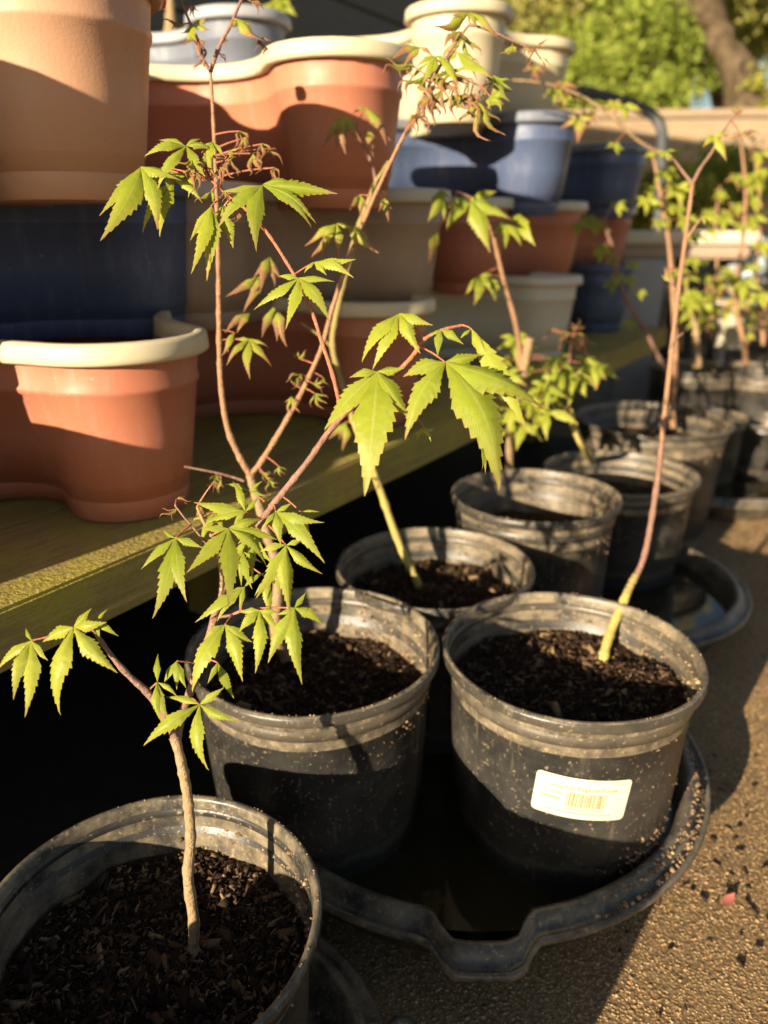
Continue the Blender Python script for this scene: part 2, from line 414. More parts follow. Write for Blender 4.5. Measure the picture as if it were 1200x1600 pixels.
# ------------------------------------------------------------------ shelf, shed, far wall
shade_mat = NT('floor_shade_sheet'); shade_mat.set(shade_mat.mix(shade_mat.noise(40, 5), (0.012, 0.011, 0.010), (0.035, 0.030, 0.024)), .9, shade_mat.bump(shade_mat.noise(25, 4), .4, .01))  # added sheet, its near-black colour stands in for shade under the shelf
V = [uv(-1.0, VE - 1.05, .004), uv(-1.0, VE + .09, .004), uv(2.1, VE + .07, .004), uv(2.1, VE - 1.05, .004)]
tag(mesh_obj('floor_shade_sheet', V, [(0, 1, 2, 3)], shade_mat.m), kind='structure')
shelf = empty('timber_shelf', uv(0.6, VE - 0.4, 0), 'long mossy green timber shelf carrying the stacks of planters', 'shelf')
U0, U1 = -0.75, (e1.dot(U))
rs = random.Random(3)
def rot_box(name, u0, u1, v0, v1, z0, z1, mat, parent, bev=0.004, nu=1, wob=0.0):
    bm = bmesh.new()
    L, W, Hh = u1 - u0, v1 - v0, z1 - z0
    bmesh.ops.create_cube(bm, size=1)
    bmesh.ops.scale(bm, vec=(L, W, Hh), verts=bm.verts)
    if bev: bmesh.ops.bevel(bm, geom=list(bm.edges), offset=bev, segments=2, affect='EDGES')
    if nu > 1:
        for i in range(1, nu):
            r = bmesh.ops.bisect_plane(bm, geom=list(bm.verts) + list(bm.edges) + list(bm.faces), plane_co=(-L / 2 + L * i / nu, 0, 0), plane_no=(1, 0, 0))
        for v in bm.verts:
            w = mnoise.noise(Vector((v.co.x * 7, v.co.y * 30, v.co.z * 40 + u0)))
            v.co += Vector((0, w * wob, mnoise.noise(Vector((v.co.x * 9 + 5, v.co.y * 30, v.co.z))) * wob))
    me = bpy.data.meshes.new(name); bm.to_mesh(me); bm.free()
    me.materials.append(mat)
    o = bpy.data.objects.new(name, me); C.objects.link(o)
    o.rotation_euler = (0, 0, ANG)
    p = uv((u0 + u1) / 2, 0, (z0 + z1) / 2) + N * (-1) * 0
    # box y axis is -N
    p = uv((u0 + u1) / 2, -(v0 + v1) / 2, (z0 + z1) / 2)
    if parent: o.parent = parent; o.location = p - parent.location
    else: o.location = p
    return o
# v given as distance behind the origin along -N ; front edge at -VE
fe = -VE
widths = [0.145] * 7
vv = fe
for i, w in enumerate(widths):
    rot_box('plank', U0 + rs.uniform(-.02, .02), U1 - (0 if i == 0 else rs.uniform(-.01, .02)), vv, vv + w - 0.005, HS - 0.047, HS - (0 if i == 0 else rs.uniform(0.0, 0.0015)), M['timber'], shelf, 0.0025, 40, 0.0011)
    vv += w
rot_box('sun_block_panel', U0 + 0.16, U0 + 0.18, fe + 0.012, fe + 1.0, 0.004, HS - 0.0495, M['shed'], shelf, 0.003)  # unseen board added to keep sun from reaching under the shelf
for u in (-0.4, 0.75, U1 - 0.16):
    for v in (fe + 0.3, fe + 0.9):
        rot_box('post', u, u + 0.07, v, v + 0.07, 0, HS - 0.0495, M['timber'], shelf, 0.004)
SHV = fe + 1.06
shed = empty('shed', uv(0.8, -(SHV + 1.0), 0), 'dark weathered shed wall behind the stacked planters', 'shed')
zb = 0.0
i = 0
while zb < 2.15:
    rot_box('board', -1.6, 2.75, SHV, SHV + 0.03, zb + 0.003, zb + 0.148, M['shed'], shed, 0.004)
    zb += 0.15; i += 1
rot_box('back_wall', -1.6, 2.75, SHV + 0.032, SHV + 1.6, 0, 2.2, M['shed'], shed, 0)
rot_box('shade_roof', -1.7, 2.82, SHV - 0.82, SHV + 1.7, 2.203, 2.24, M['shed'], shed, 0)  # out of view, overhang added to throw shade on the garden wall
wl = empty('garden_wall', at_h(1100, 330, 0.35) * 0 + Vector((3.0, 6.4, 0)), 'tan garden wall below the trees, sunlit along its top', 'wall')
def wall_block(name, p0, p1, th, z0, z1, mat, parent):
    d = (p1 - p0); L = d.length; d.normalize()
    bm = bmesh.new(); bmesh.ops.create_cube(bm, size=1); bmesh.ops.scale(bm, vec=(L, th, z1 - z0), verts=bm.verts)
    bmesh.ops.bevel(bm, geom=list(bm.edges), offset=0.012, segments=2, affect='EDGES')
    me = bpy.data.meshes.new(name); bm.to_mesh(me); bm.free(); me.materials.append(mat)
    o = bpy.data.objects.new(name, me); C.objects.link(o); o.parent = parent
    o.location = (p0 + p1) / 2 + Vector((0, 0, (z0 + z1) / 2)) - parent.location
    o.rotation_euler = (0, 0, math.atan2(d.y, d.x)); return o
wall_block('brickwork', Vector((0.8, 6.6, 0)), Vector((9.0, 6.0, 0)), 0.22, 0, 1.33, M['wall'], wl)
wall_block('coping', Vector((0.77, 6.6, 0)), Vector((9.03, 6.0, 0)), 0.27, 1.332, 1.39, M['wall'], wl)

# ------------------------------------------------------------------ revolve / outline builders
def lathe(profile, seg=64, rfun=None):
    V, F = [], []
    m = len(profile)
    for j in range(seg):
        th = 2 * math.pi * j / seg
        for i, (r, z) in enumerate(profile):
            rr = r + (rfun(th, i) if rfun else 0)
            V.append((rr * math.cos(th), rr * math.sin(th), z))
    for j in range(seg):
        a_, b_ = j * m, ((j + 1) % seg) * m
        for i in range(m - 1): F.append((a_ + i, b_ + i, b_ + i + 1, a_ + i + 1))
    return V, F
def cap_center(V, F, prof_len, seg, idx, z):
    V.append((0, 0, z)); cI = len(V) - 1
    for j in range(seg): F.append((j * prof_len + idx, ((j + 1) % seg) * prof_len + idx, cI))

LOBE_D, LOBE_R0, FIL0 = 0.165, 0.07, 0.11
LD = [LOBE_D, FIL0]
def trefoil(r, na=15, nf=7):
    q = FIL0 - (r - LOBE_R0)
    LOBE_D = LD[0]; q = LD[1] - (r - LOBE_R0)
    if len(LD) > 2: q = LD[2] + (LD[1] - LD[2]) * min(max((r - 0.052) / 0.022, 0), 1) ** 2
    s = LOBE_D * math.sqrt(3)
    pts = []
    hgt = math.sqrt(max((r + q) ** 2 - (s / 2) ** 2, 1e-6))
    for L in range(3):
        th = L * 2 * math.pi / 3
        cx, cy = LOBE_D * math.cos(th), LOBE_D * math.sin(th)
        tn = th + 2 * math.pi / 3
        nx, ny = LOBE_D * math.cos(tn), LOBE_D * math.sin(tn)
        mx, my = (cx + nx) / 2, (cy + ny) / 2
        ml = math.hypot(mx, my); ux, uy = mx / ml, my / ml
        fx, fy = mx + ux * hgt, my + uy * hgt            # fillet centre after this lobe
        # half arc of the lobe
        a1 = math.atan2(fy - cy, fx - cx) - th
        while a1 < 0: a1 += 2 * math.pi
        for i in range(na):
            t = th - a1 + 2 * a1 * i / (na - 1)
            pts.append((cx + r * math.cos(t), cy + r * math.sin(t)))
        b0 = math.atan2(cy - fy, cx - fx); b1 = math.atan2(ny - fy, nx - fx)
        while b1 > b0: b1 -= 2 * math.pi
        for i in range(1, nf + 1):
            t = b0 + (b1 - b0) * i / (nf + 1)
            pts.append((fx + q * math.cos(t), fy + q * math.sin(t)))
    return pts
def loft(levels, fill_last=False, fill_first=False):
    V, F = [], []
    for (r, z) in levels: 
        for p in trefoil(r): V.append((p[0], p[1], z))
    m = len(V) // len(levels)
    for k_ in range(len(levels) - 1):
        for i in range(m):
            j = (i + 1) % m
            F.append((k_ * m + i, k_ * m + j, (k_ + 1) * m + j, (k_ + 1) * m + i))
    if fill_first: F.append(tuple(range(m - 1, -1, -1)))
    if fill_last: F.append(tuple(range((len(levels) - 1) * m, len(levels) * m)))
    return V, F
PITCHZ = 0.134
BODY = [(0.052, 0.0), (0.054, 0.001), (0.0570, 0.027), (0.0555, 0.0295), (0.0570, 0.032), (0.0600, 0.034), (0.0655, 0.075), (0.0710, 0.1155), (0.0730, 0.1175), (0.0736, 0.1215), (0.0722, 0.1245), (0.0745, 0.145)]
INNER = [(0.0705, 0.145), (0.065, 0.08), (0.0565, 0.02)]
RIM = [(0.0748, 0.144), (0.0815, 0.1435), (0.0842, 0.1455), (0.0848, 0.149), (0.0838, 0.1585), (0.0820, 0.1612), (0.0745, 0.1618), (0.0712, 0.1595), (0.0706, 0.144)]
bodyV, bodyF = loft(BODY, fill_first=True)
innV, innF = loft(INNER, fill_last=True)
o_ = len(bodyV); bodyV2 = bodyV + innV; bodyF2 = bodyF + [tuple(i + o_ for i in f) for f in innF]
rimV, rimF = loft(RIM)
soilV, soilF = loft([(0.067, 0.105), (0.05, 0.111), (0.02, 0.108)], fill_last=True)
LD[:] = [0.112, 0.24, 0.055]
bv, bf = loft(BODY, fill_first=True); iv, if_ = loft(INNER, fill_last=True)
shalV, shalF = bv + iv, bf + [tuple(i + len(bv) for i in f) for f in if_]
shalRV, shalRF = loft(RIM)
LD[:] = [LOBE_D, FIL0]
def share(name, me, parent, mat=None):
    o = bpy.data.objects.new(name, me); C.objects.link(o); o.parent = parent; return o
_meshes = {}
def mesh_cached(key, V, F, mat, smooth=True):
    if key not in _meshes:
        me = bpy.data.meshes.new(key); me.from_pydata(V, [], F); me.materials.append(mat)
        me.polygons.foreach_set('use_smooth', [smooth and len(p.vertices) < 5 for p in me.polygons]); me.update()
        _meshes[key] = me
    return _meshes[key]
def planter(cx, cy, tier, rot, mat, rim, label, group='three-lobed stacking planters', soil=True, base=HS, shallow=False):
    p = empty('stacking_planter', (cx, cy, base + tier * PITCHZ + 0.001), label, 'planter', group)
    p.rotation_euler = (0, 0, math.radians(rot))
    if shallow:
        share('body', mesh_cached('shallow_body_' + mat, shalV, shalF, M[mat]), p)
        share('rim', mesh_cached('shallow_rim_' + rim, shalRV, shalRF, M[rim]), p)
    else:
        share('body', mesh_cached('planter_body_' + mat, bodyV2, bodyF2, M[mat]), p)
        share('rim', mesh_cached('planter_rim_' + rim, rimV, rimF, M[rim]), p)
    if soil: share('soil', mesh_cached('planter_soil', soilV, soilF, M['soil']), p)
    return p
BACK = 0.022
def by_lobe(lx, ly, th, D=LOBE_D):                    # centre of a planter whose lobe at angle th stands at lx, ly
    t = math.radians(th); return (lx - D * math.cos(t) - N.x * BACK, ly - D * math.sin(t) - N.y * BACK)
def lobe_planter(lx, ly, th, tier, mat, rim, label, **kw): return planter(*by_lobe(lx, ly, th, .112 if kw.get('shallow') else LOBE_D), tier, th, mat, rim, label, **kw)
# stack just left of the frame: it shades the first visible one
lobe_planter(-.46, .35, -44, 0, 'terracotta', 'cream', 'terracotta three-lobed planter left of the frame, lowest of its stack')
lobe_planter(-.448, .512, 16, 1, 'navy', 'slate_blue', 'navy three-lobed planter left of the frame, middle of its stack')
lobe_planter(-.47, .36, -50, 2, 'tan', 'tan', 'tan three-lobed planter left of the frame, top of its stack')
pC = lobe_planter(-.224, .682, -36, 0, 'terracotta', 'cream', 'terracotta planter with cream rim nearest the left edge, standing on the shelf', soil=False, shallow=True)
lobe_planter(-.268, .90, 16, 1, 'navy', 'navy', 'dark navy planter in shade above the nearest terracotta planter')
pA = lobe_planter(-.236, .672, -37, 2, 'peach', 'peach', 'large peach planter at the top left corner of the view')
lobe_planter(.002, 1.03, -35, 0, 'terracotta', 'cream', 'terracotta planter with cream rim on the shelf, under the tan planter')
lobe_planter(.026, 1.122, 5, 1, 'tan', 'pale_cream', 'shaded tan planter with pale rim under the pink terracotta planter')
lobe_planter(-.033, .965, -58, 2, 'pink_terracotta', 'cream', 'pink terracotta planter with wavy cream rim and sunlit upper half')
SBc = (-0.29, 1.585)
planter(*SBc, 0, -50, 'terracotta', 'cream', 'terracotta planter low in the rear stack, mostly hidden in shade')
planter(*SBc, 1, 10, 'tan', 'pale_cream', 'tan planter in the rear stack, mostly hidden in shade')
planter(*SBc, 2, -50, 'terracotta', 'cream', 'terracotta planter third up in the rear stack, mostly hidden')
planter(*SBc, 3, -70, 'slate_blue', 'grey_plastic', 'slate blue planter with grey rim behind the pink terracotta planter')
lobe_planter(.32, 1.55, -20, 0, 'pale_cream', 'pale_cream', 'pale cream planter standing on the shelf, right side in sun')
lobe_planter(.166, 1.462, -100, 1, 'terracotta', 'pale_cream', 'shaded terracotta planter with pale rim under the blue planter')
lobe_planter(.28, 1.493, -50, 2, 'navy', 'slate_blue', 'blue planter with grey rim and a wavy sunlit band')
lobe_planter(.135, 1.38, -92, 3, 'cream', 'cream', 'cream planter on top of the blue planter')
lobe_planter(.565, 2.0, -40, 0, 'navy', 'navy', 'dark navy planter on the far end of the shelf')
lobe_planter(.59, 2.14, 20, 1, 'terracotta', 'pale_cream', 'terracotta planter in the farthest stack')
lobe_planter(.57, 2.01, -35, 2, 'navy', 'slate_blue', 'blue planter topping the farthest stack, sunlit at its right')

# ------------------------------------------------------------------ nursery pots
def pot_profile(R, H):
    tk = R / 0.115
    rb = R * 0.83
    def rr(z): return rb + (R * 0.91 - rb) * (z / H)
    return [(rb - 0.006, 0.0), (rb - 0.002, 0.001), (rb, 0.004), (rr(H * .26) - 0.001, H * .26), (rr(H * .265) + 0.0022 * tk, H * .275),
            (rr(H * .6) + 0.0022, H * .6), (rr(H * .86) + 0.0022, H * .86), (R * .938, H * .868), (R * .944, H * .905), (R * .934, H * .912), (R * .94, H * .95), (R * .985, H * .951), (R * .996, H * .957),
            (R, H * .966), (R, H * .985), (R * .993, H * .996), (R * .975, H), (R * .955, H * .996), (R * .948, H * .985), (R * .942, H * .955), (R * .925, H * .86), (rr(H * .6) - 0.002, H * .6), (rb, H * .4)]
def build_soil(R, h, n_chips, parent, seed, Hd=0.008):
    r_ = np.random.default_rng(seed)
    V, F = [(0, 0, h)], []
    rings, seg = 10, 40
    for k_ in range(1, rings + 1):
        for j in range(seg):
            t = 2 * math.pi * j / seg; q = R * k_ / rings
            x, y = q * math.cos(t), q * math.sin(t)
            z = h + Hd * mnoise.noise(Vector((x * 26 + seed, y * 26, 0))) + (0.006 * (k_ / rings) ** 4)
            V.append((x, y, z))
    for j in range(seg): F.append((0, 1 + j, 1 + (j + 1) % seg))
    for k_ in range(rings - 1):
        for j in range(seg):
            a_ = 1 + k_ * seg + j; b_ = 1 + k_ * seg + (j + 1) % seg
            F.append((a_, a_ + seg, b_ + seg, b_))
    s = mesh_obj('soil', V, F, M['soil'], parent, True)
    if n_chips:
        q = R * 0.96 * np.sqrt(r_.random(n_chips)); t = r_.uniform(0, 6.283, n_chips)
        x, y = q * np.cos(t), q * np.sin(t)
        z = np.array([h + Hd * mnoise.noise(Vector((x[i] * 26 + seed, y[i] * 26, 0))) for i in range(n_chips)]) + r_.uniform(0, 0.0035, n_chips) + 0.006 * (q / R) ** 4
        L = r_.uniform(0.0016, 0.0065, n_chips) * (1 + 1.6 * (r_.random(n_chips) > 0.93)); W = L * r_.uniform(0.15, 0.7, n_chips); T = L * r_.uniform(0.12, 0.4, n_chips)
        VV, FF = chips(np.stack([x, y, z], -1), L, W, T, 0.45)
        c_ = np_obj('bark_chips', VV, FF, M['chip'], s, per=4); tag(c_, kind='stuff')
    return s
def crumbs_on(parent, pts, rad, name='dry_dirt'):
    V, F = octa(np.asarray(pts), np.asarray(rad), 0.8)
    return tag(np_obj(name, V, F, M['crumb'], parent), kind='stuff')
def inner_r(R, H, z):
    rb = R * 0.83; f = z / H
    r6 = rb + (R * 0.925 - rb) * 0.6 - 0.002
    if f > .86: return R * (.925 + .017 * (f - .86) / .095)
    return r6 + (R * .925 - r6) * (f - .6) / .26 if f > .6 else rb + (r6 - rb) * (f - .4) / .2
pots = []
def nursery_pot(px, py, wpx, h_rim, base, label, soil_depth=0.045, n_chips=900, seed=1, name='nursery_pot', xy=None, crumbs=300, R=None):
    c_ = Vector((*xy, h_rim)) if xy else at_h(px, py, h_rim)
    R = R or wpx * depth(c_) / 1200 / 2
    H = h_rim - base
    p = empty(name, (c_.x, c_.y, base), label, 'plant pot', 'black nursery pots')
    PP = pot_profile(R, H)
    V, F = lathe(PP, 72, lambda th, i: 0.0009 * math.sin(2 * th + seed) + 0.0005 * math.sin(5 * th + seed * 2))
    pl = len(pot_profile(R, H))
    cap_center(V, F, pl, 72, 0, 0.0); 
    mi = [1 if 15 <= i <= 22 else 0 for j in range(72) for i in range(pl - 1)] + [0] * 72
    mesh_obj('body', V, F, [M['black_pot'], M['muddy_pot']], p, True, idx=mi)
    if soil_depth:
        build_soil(inner_r(R, H, H - soil_depth) - 0.0005, H - soil_depth, n_chips, p, seed)
    if crumbs:
        r_ = np.random.default_rng(seed + 50)
        t = np.concatenate([r_.normal(mu, 0.25, crumbs // 4) for mu in (0.2, 1.1, 0.7, 5.6)])
        m_ = len(t)
        z = H - soil_depth + 0.004 + r_.random(m_) ** 2.5 * soil_depth * 0.8
        q = np.array([inner_r(R, H, zz) for zz in z]) - 0.0008
        pts = np.stack([q * np.cos(t), q * np.sin(t), z], -1)
        t2 = r_.uniform(0, 6.28, crumbs // 5); pts2 = np.stack([R * .975 * np.cos(t2), R * .975 * np.sin(t2), np.full(len(t2), H + 0.0004)], -1)
        crumbs_on(p, np.concatenate([pts, pts2]), np.concatenate([r_.uniform(.0006, .0030, m_) * r_.uniform(.4, 1.1, m_), r_.uniform(.0004, .0012, len(t2))]))
    pots.append((p, R, H)); return p, R, H
P1 = nursery_pot(235, 1425, 536, 0.18, 0.012, 'black nursery pot at the bottom left corner, filled with bark soil', 0.05, 8000, 3)
P2 = nursery_pot(491, 1003, 397, 0.22, 0.010, 'black nursery pot in the big tray left of the pot with the white sticker', 0.056, 4500, 5)
P4 = nursery_pot(892, 1012, 400, 0.22, 0.010, 'black nursery pot with a white barcode sticker on its front', 0.045, 4500, 9)
P3 = nursery_pot(679, 880, 312, 0.22, 0.010, 'black nursery pot at the back of the big tray, behind the other two', 0.05, 2500, 11)
P5 = nursery_pot(837, 770, 263, 0.245, 0.010, 'black nursery pot between the timber shelf and the far tray', 0.07, 500, 13)
P6 = nursery_pot(969, 735, 238, 0.20, 0.010, 'black nursery pot standing in the far water tray', 0.06, 500, 17)
P7 = nursery_pot(1019, 652, 242, 0.22, 0.002, 'wide black nursery pot behind the pot in the far water tray', 0.06, 400, 19)
P8 = nursery_pot(1112, 648, 108, 0.18, 0.002, 'narrow black nursery pot peeping out behind the wide one', 0.06, 200, 23, crumbs=0)
P9 = nursery_pot(1085, 572, 140, 0.22, 0.002, 'far black nursery pot beside the end of the shelf', 0.05, 200, 29, crumbs=0)
P10 = nursery_pot(1195, 576, 140, 0.22, 0.002, 'far black nursery pot cut by the right edge of the view', 0.05, 200, 31, crumbs=0)
for i, (x, y, w, h, lb) in enumerate([(1150, 545, 110, .20, 'far black nursery pot behind the pot by the shelf end'), (1062, 545, 90, .19, 'small far black pot against the end of the shelf'), (1195, 530, 100, .20, 'far black pot at the right edge below the pale blue bucket'),
                                       (1110, 520, 80, .19, 'smallest black pot at the back of the row'), (1200, 655, 110, .16, 'black pot at the right edge beyond the far water tray')]):
    nursery_pot(x, y, w, h, .002, lb, .04, 120, 60 + i, crumbs=0)
shade_pot = nursery_pot(0, 0, 0, 0.22, 0.003, 'unseen black pot added below the bottom edge of the view to cast shade', 0.045, 0, 41, R=0.108, crumbs=0, xy=(-.178, .112))  # out of view, added to shade the sticker pot and tray front
# sticker with print on the pot P4
def sticker(pot, R, H, th0, th1, z0, z1):
    def rad(z):
        rb = R * 0.83; return rb + (R * 0.91 - rb) * (z / H) + 0.0022
    tc, zc = (th0 + th1) / 2, (z0 + z1) / 2
    hw, hh = (th1 - th0) / 2, (z1 - z0) / 2
    tiltk = math.radians(-5)
    def wrap(x, y, off):                                   # x,y in metres on the label
        x, y = x * math.cos(tiltk) - y * math.sin(tiltk), x * math.sin(tiltk) + y * math.cos(tiltk)
        z = zc + y; r = rad(z) + off; th = tc + x / rad(zc)
        return (r * math.cos(th), r * math.sin(th), z)
    Wd, Hd = hw * rad(zc), hh
    nx, ny, V, F = 24, 8, [], []
    cr = 0.0035
    for j in range(ny + 1):
        for i in range(nx + 1):
            x = -Wd + 2 * Wd * i / nx; y = -Hd + 2 * Hd * j / ny
            dx, dy = max(abs(x) - (Wd - cr), 0), max(abs(y) - (Hd - cr), 0)
            l_ = math.hypot(dx, dy)
            if l_ > cr:
                x = math.copysign(Wd - cr + dx * cr / l_, x); y = math.copysign(Hd - cr + dy * cr / l_, y)
            V.append(wrap(x, y, 0.0006))
    for j in range(ny):
        for i in range(nx):
            a_ = j * (nx + 1) + i; F.append((a_, a_ + 1, a_ + nx + 2, a_ + nx + 1))
    st = mesh_obj('sticker', V, F, M['sticker'], pot, True)
    tag(st, 'cream paper sticker with a barcode')
    def text(s, size, x, y, mat, nm='print', fit=None):
        cu = bpy.data.curves.new('t', 'FONT'); cu.body = s; cu.size = size; cu.resolution_u = 2
        to = bpy.data.objects.new('t', cu); C.objects.link(to)
        bpy.context.view_layer.update()
        me = bpy.data.meshes.new_from_object(to)
        bpy.data.objects.remove(to)
        sc_ = fit / max(v.co.x for v in me.vertices) if fit else 1
        for v in me.vertices: v.co = wrap(v.co.x * sc_ + x, v.co.y * max(sc_, .8) + y, 0.0010)
        me.materials.clear(); me.materials.append(mat); me.name = nm
        o = bpy.data.objects.new(nm, me); C.objects.link(o); o.parent = st
    text('Lavandula Elegance Purple', 0.0072, -Wd * 0.72, Hd * 0.42, M['ink'], fit=Wd * 1.42)
    text('2 Litre', 0.0056, -Wd * 0.82, Hd * 0.12, M['ink2'])
    rb_ = random.Random(4)
    V, F = [], []
    def bar(x0, x1, y0, y1):
        b_ = len(V)
        V.extend([wrap(x0, y0, .0010), wrap(x1, y0, .0010), wrap(x1, y1, .0010), wrap(x0, y1, .0010)]); F.append((b_, b_ + 1, b_ + 2, b_ + 3))
    x = -Wd * 0.34
    while x < Wd * 0.5:
        w = rb_.choice([.0004, .0004, .0008, .0012]); bar(x, x + w, -Hd * 0.42, Hd * 0.28); x += w + rb_.choice([.0004, .0006, .0010])
    x = -Wd * 0.28
    while x < Wd * 0.45: bar(x, x + .0009, -Hd * .58, -Hd * .49); x += .0021
    x = -Wd * 0.76
    while x < Wd * 0.62:
        w = rb_.uniform(.001, .003); bar(x, x + w, -Hd * .76, -Hd * .70); x += w + .0007
    x = -Wd * 0.84
    while x < -Wd * 0.48: bar(x, x + .0012, -Hd * .18, -Hd * .05); x += .0019
    mesh_obj('barcode', V, F, M['ink2'], st)
p4, R4, H4 = P4
r_ = np.random.default_rng(404)
t = np.concatenate([r_.normal(-0.75, 0.22, 420), r_.normal(-0.25, 0.3, 200)])
z = np.abs(np.concatenate([r_.normal(0.058, 0.012, 420), r_.normal(0.09, 0.03, 200)]))
q = R4 * .83 + (R4 * .925 - R4 * .83) * z / H4 + .0015
crumbs_on(p4, np.stack([q * np.cos(t), q * np.sin(t), z], -1), r_.uniform(.0006, .0028, len(t)) * r_.uniform(.4, 1.1, len(t)), 'mud_crust')
sl = at(892, 1222, 0.62); cdir = math.atan2(-p4.location.y, -p4.location.x)
sticker(p4, R4, H4, -math.pi / 2 - 0.45, -math.pi / 2 + 0.30, 0.110, 0.151)

# ------------------------------------------------------------------ trays with water
def tray(c_, R, hgt, label, spouts=(), wl_=0.03, seed=1, lug=None, amp=0.027, hw=0.15, mat='black_tray'):
    p = empty('saucer_tray', (c_[0], c_[1], 0.003), label, 'tray', 'black plant trays')
    prof = [(R - .040, 0.0), (R - .034, .002), (R - .024, hgt - .014), (R - .003, hgt - .018), (R, hgt - .015), (R - .0005, hgt - .010), (R - .003, hgt - .0090), (R - .0055, hgt - .0115), (R - .011, hgt - .0108), (R - .0135, hgt - .006), (R - .0165, hgt - .001),
            (R - .0205, hgt), (R - .0245, hgt - .002), (R - .029, hgt - .014), (R - .036, .010), (R - .042, .006)]
    def rf(th, i):
        s_ = 0
        for a0 in spouts:
            d_ = abs((th - a0 + math.pi) % (2 * math.pi) - math.pi)
            x = min(max((hw * 1.25 - d_) / (hw * 0.7), 0), 1); s_ += amp * x * x * (3 - 2 * x) * (1 if 2 <= i <= 13 else (0.25 if i in (1, 14) else 0.1))
        return s_ + 0.0012 * math.sin(3 * th + seed)
    seg = 160
    V, F = lathe(prof, seg, rf)
    cap_center(V, F, len(prof), seg, 0, 0.0); cap_center(V, F, len(prof), seg, len(prof) - 1, 0.006)
    mesh_obj('body', V, F, M[mat], p, True)
    if wl_:
        V = [(0, 0, wl_)]; F = []
        rw = R - .036 + (wl_ - .01) / (hgt - .022) * .008 - .0002
        for j in range(96): V.append((rw * math.cos(2 * math.pi * j / 96), rw * math.sin(2 * math.pi * j / 96), wl_))
        for j in range(96): F.append((0, 1 + j, 1 + (j + 1) % 96))
        mesh_obj('water', V, F, M['water'], p)
    if lug is not None:
        V, F = [], []
        for i in range(24):
            t = 2 * math.pi * i / 24
            for (r, z) in ((.013, .0), (.013, .004), (.0065, .004), (.0065, .0)):
                V.append((r * math.cos(t), r * math.sin(t), z))
        for i in range(24):
            a_, b_ = i * 4, ((i + 1) % 24) * 4
            for q in range(4): F.append((a_ + q, b_ + q, b_ + (q + 1) % 4, a_ + (q + 1) % 4))
        l_ = mesh_obj('hanging_lug', V, F, M['muddy_pot'], p, True)
        l_.location = ((R + .010) * math.cos(lug), (R + .010) * math.sin(lug), hgt - .012)
    return p
T1 = (0.083, 0.684)
sp1 = at_h(755, 1480, 0.062); sa = math.atan2(sp1.y - T1[1], sp1.x - T1[0])
t1 = tray(T1, 0.248, 0.066, 'big round black water tray with pour spout holding three pots', (sa, sa + 2.1, sa - 2.1), 0.032)
r_ = np.random.default_rng(77)
t = np.concatenate([r_.normal(-0.42, 0.3, 420), r_.uniform(-1.2, 0.5, 420)])
q = 0.248 - r_.uniform(0.006, 0.022, len(t))
crumbs_on(t1, np.stack([q * np.cos(t), q * np.sin(t), np.where(q > 0.248 - .0125, 0.0558, 0.0645) + r_.uniform(-.001, .0008, len(t))], -1), r_.uniform(.0006, .0024, len(t)) * (0.4 + r_.random(len(t))))
T0 = (P1[0].location.x + 0.004, P1[0].location.y)
tray(T0, 0.146, 0.034, 'dark saucer with a hanging lug under the bottom left pot', (), 0, 2, lug=math.radians(12))
tray((0.335, 1.11), 0.228, 0.060, 'round black water tray behind the sticker pot, half empty of pots', (), 0.03, 3)
tray((0.745, 1.66), 0.215, 0.055, 'far black water tray near the right edge', (), 0.03, 4)

# ------------------------------------------------------------------ plants
def tube(points, radii, seg=8, wob=0.0, seed=0):
    pts = [Vector(p) for p in points]
    # Catmull-Rom resample
    P, Rr = [], []
    for i in range(len(pts) - 1):
        p0 = pts[max(i - 1, 0)]; p1 = pts[i]; p2 = pts[i + 1]; p3 = pts[min(i + 2, len(pts) - 1)]
        k_ = 9 if wob else 5
        for s in range(k_):
            t = s / k_
            P.append(0.5 * ((2 * p1) + (-p0 + p2) * t + (2 * p0 - 5 * p1 + 4 * p2 - p3) * t * t + (-p0 + 3 * p1 - 3 * p2 + p3) * t ** 3))
            Rr.append(radii[i] + (radii[i + 1] - radii[i]) * t)
    P.append(pts[-1]); Rr.append(radii[-1])
    V, F = [], []
    acc = 0.004
    ref = Vector((0.3, -0.8, 0.5))
    for i, p in enumerate(P):
        d = (P[min(i + 1, len(P) - 1)] - P[max(i - 1, 0)]).normalized()
        x = d.cross(ref); x = x.normalized() if x.length > 1e-4 else d.orthogonal().normalized()
        y = d.cross(x)
        if i: acc += (P[i] - P[i - 1]).length
        nd_ = min(acc % .021, .021 - acc % .021) / .0022
        r = Rr[i] * (1 + (0.2 * math.exp(-nd_ * nd_) if wob and Rr[i] < .02 else 0) + wob * mnoise.noise(Vector((i * 0.9 + seed, seed * 3.1, 0))))
        for s in range(seg):
            a_ = 2 * math.pi * s / seg
            V.append(p + (x * math.cos(a_) + y * math.sin(a_)) * r)
    for i in range(len(P) - 1):
        for s in range(seg):
            F.append((i * seg + s, i * seg + (s + 1) % seg, (i + 1) * seg + (s + 1) % seg, (i + 1) * seg + s))
    V.append(P[-1]); F += [((len(P) - 1) * seg + s, (len(P) - 1) * seg + (s + 1) % seg, len(V) - 1) for s in range(seg)]
    V.append(P[0]); F += [((s + 1) % seg, s, len(V) - 1) for s in range(seg)]
    return V, F, P

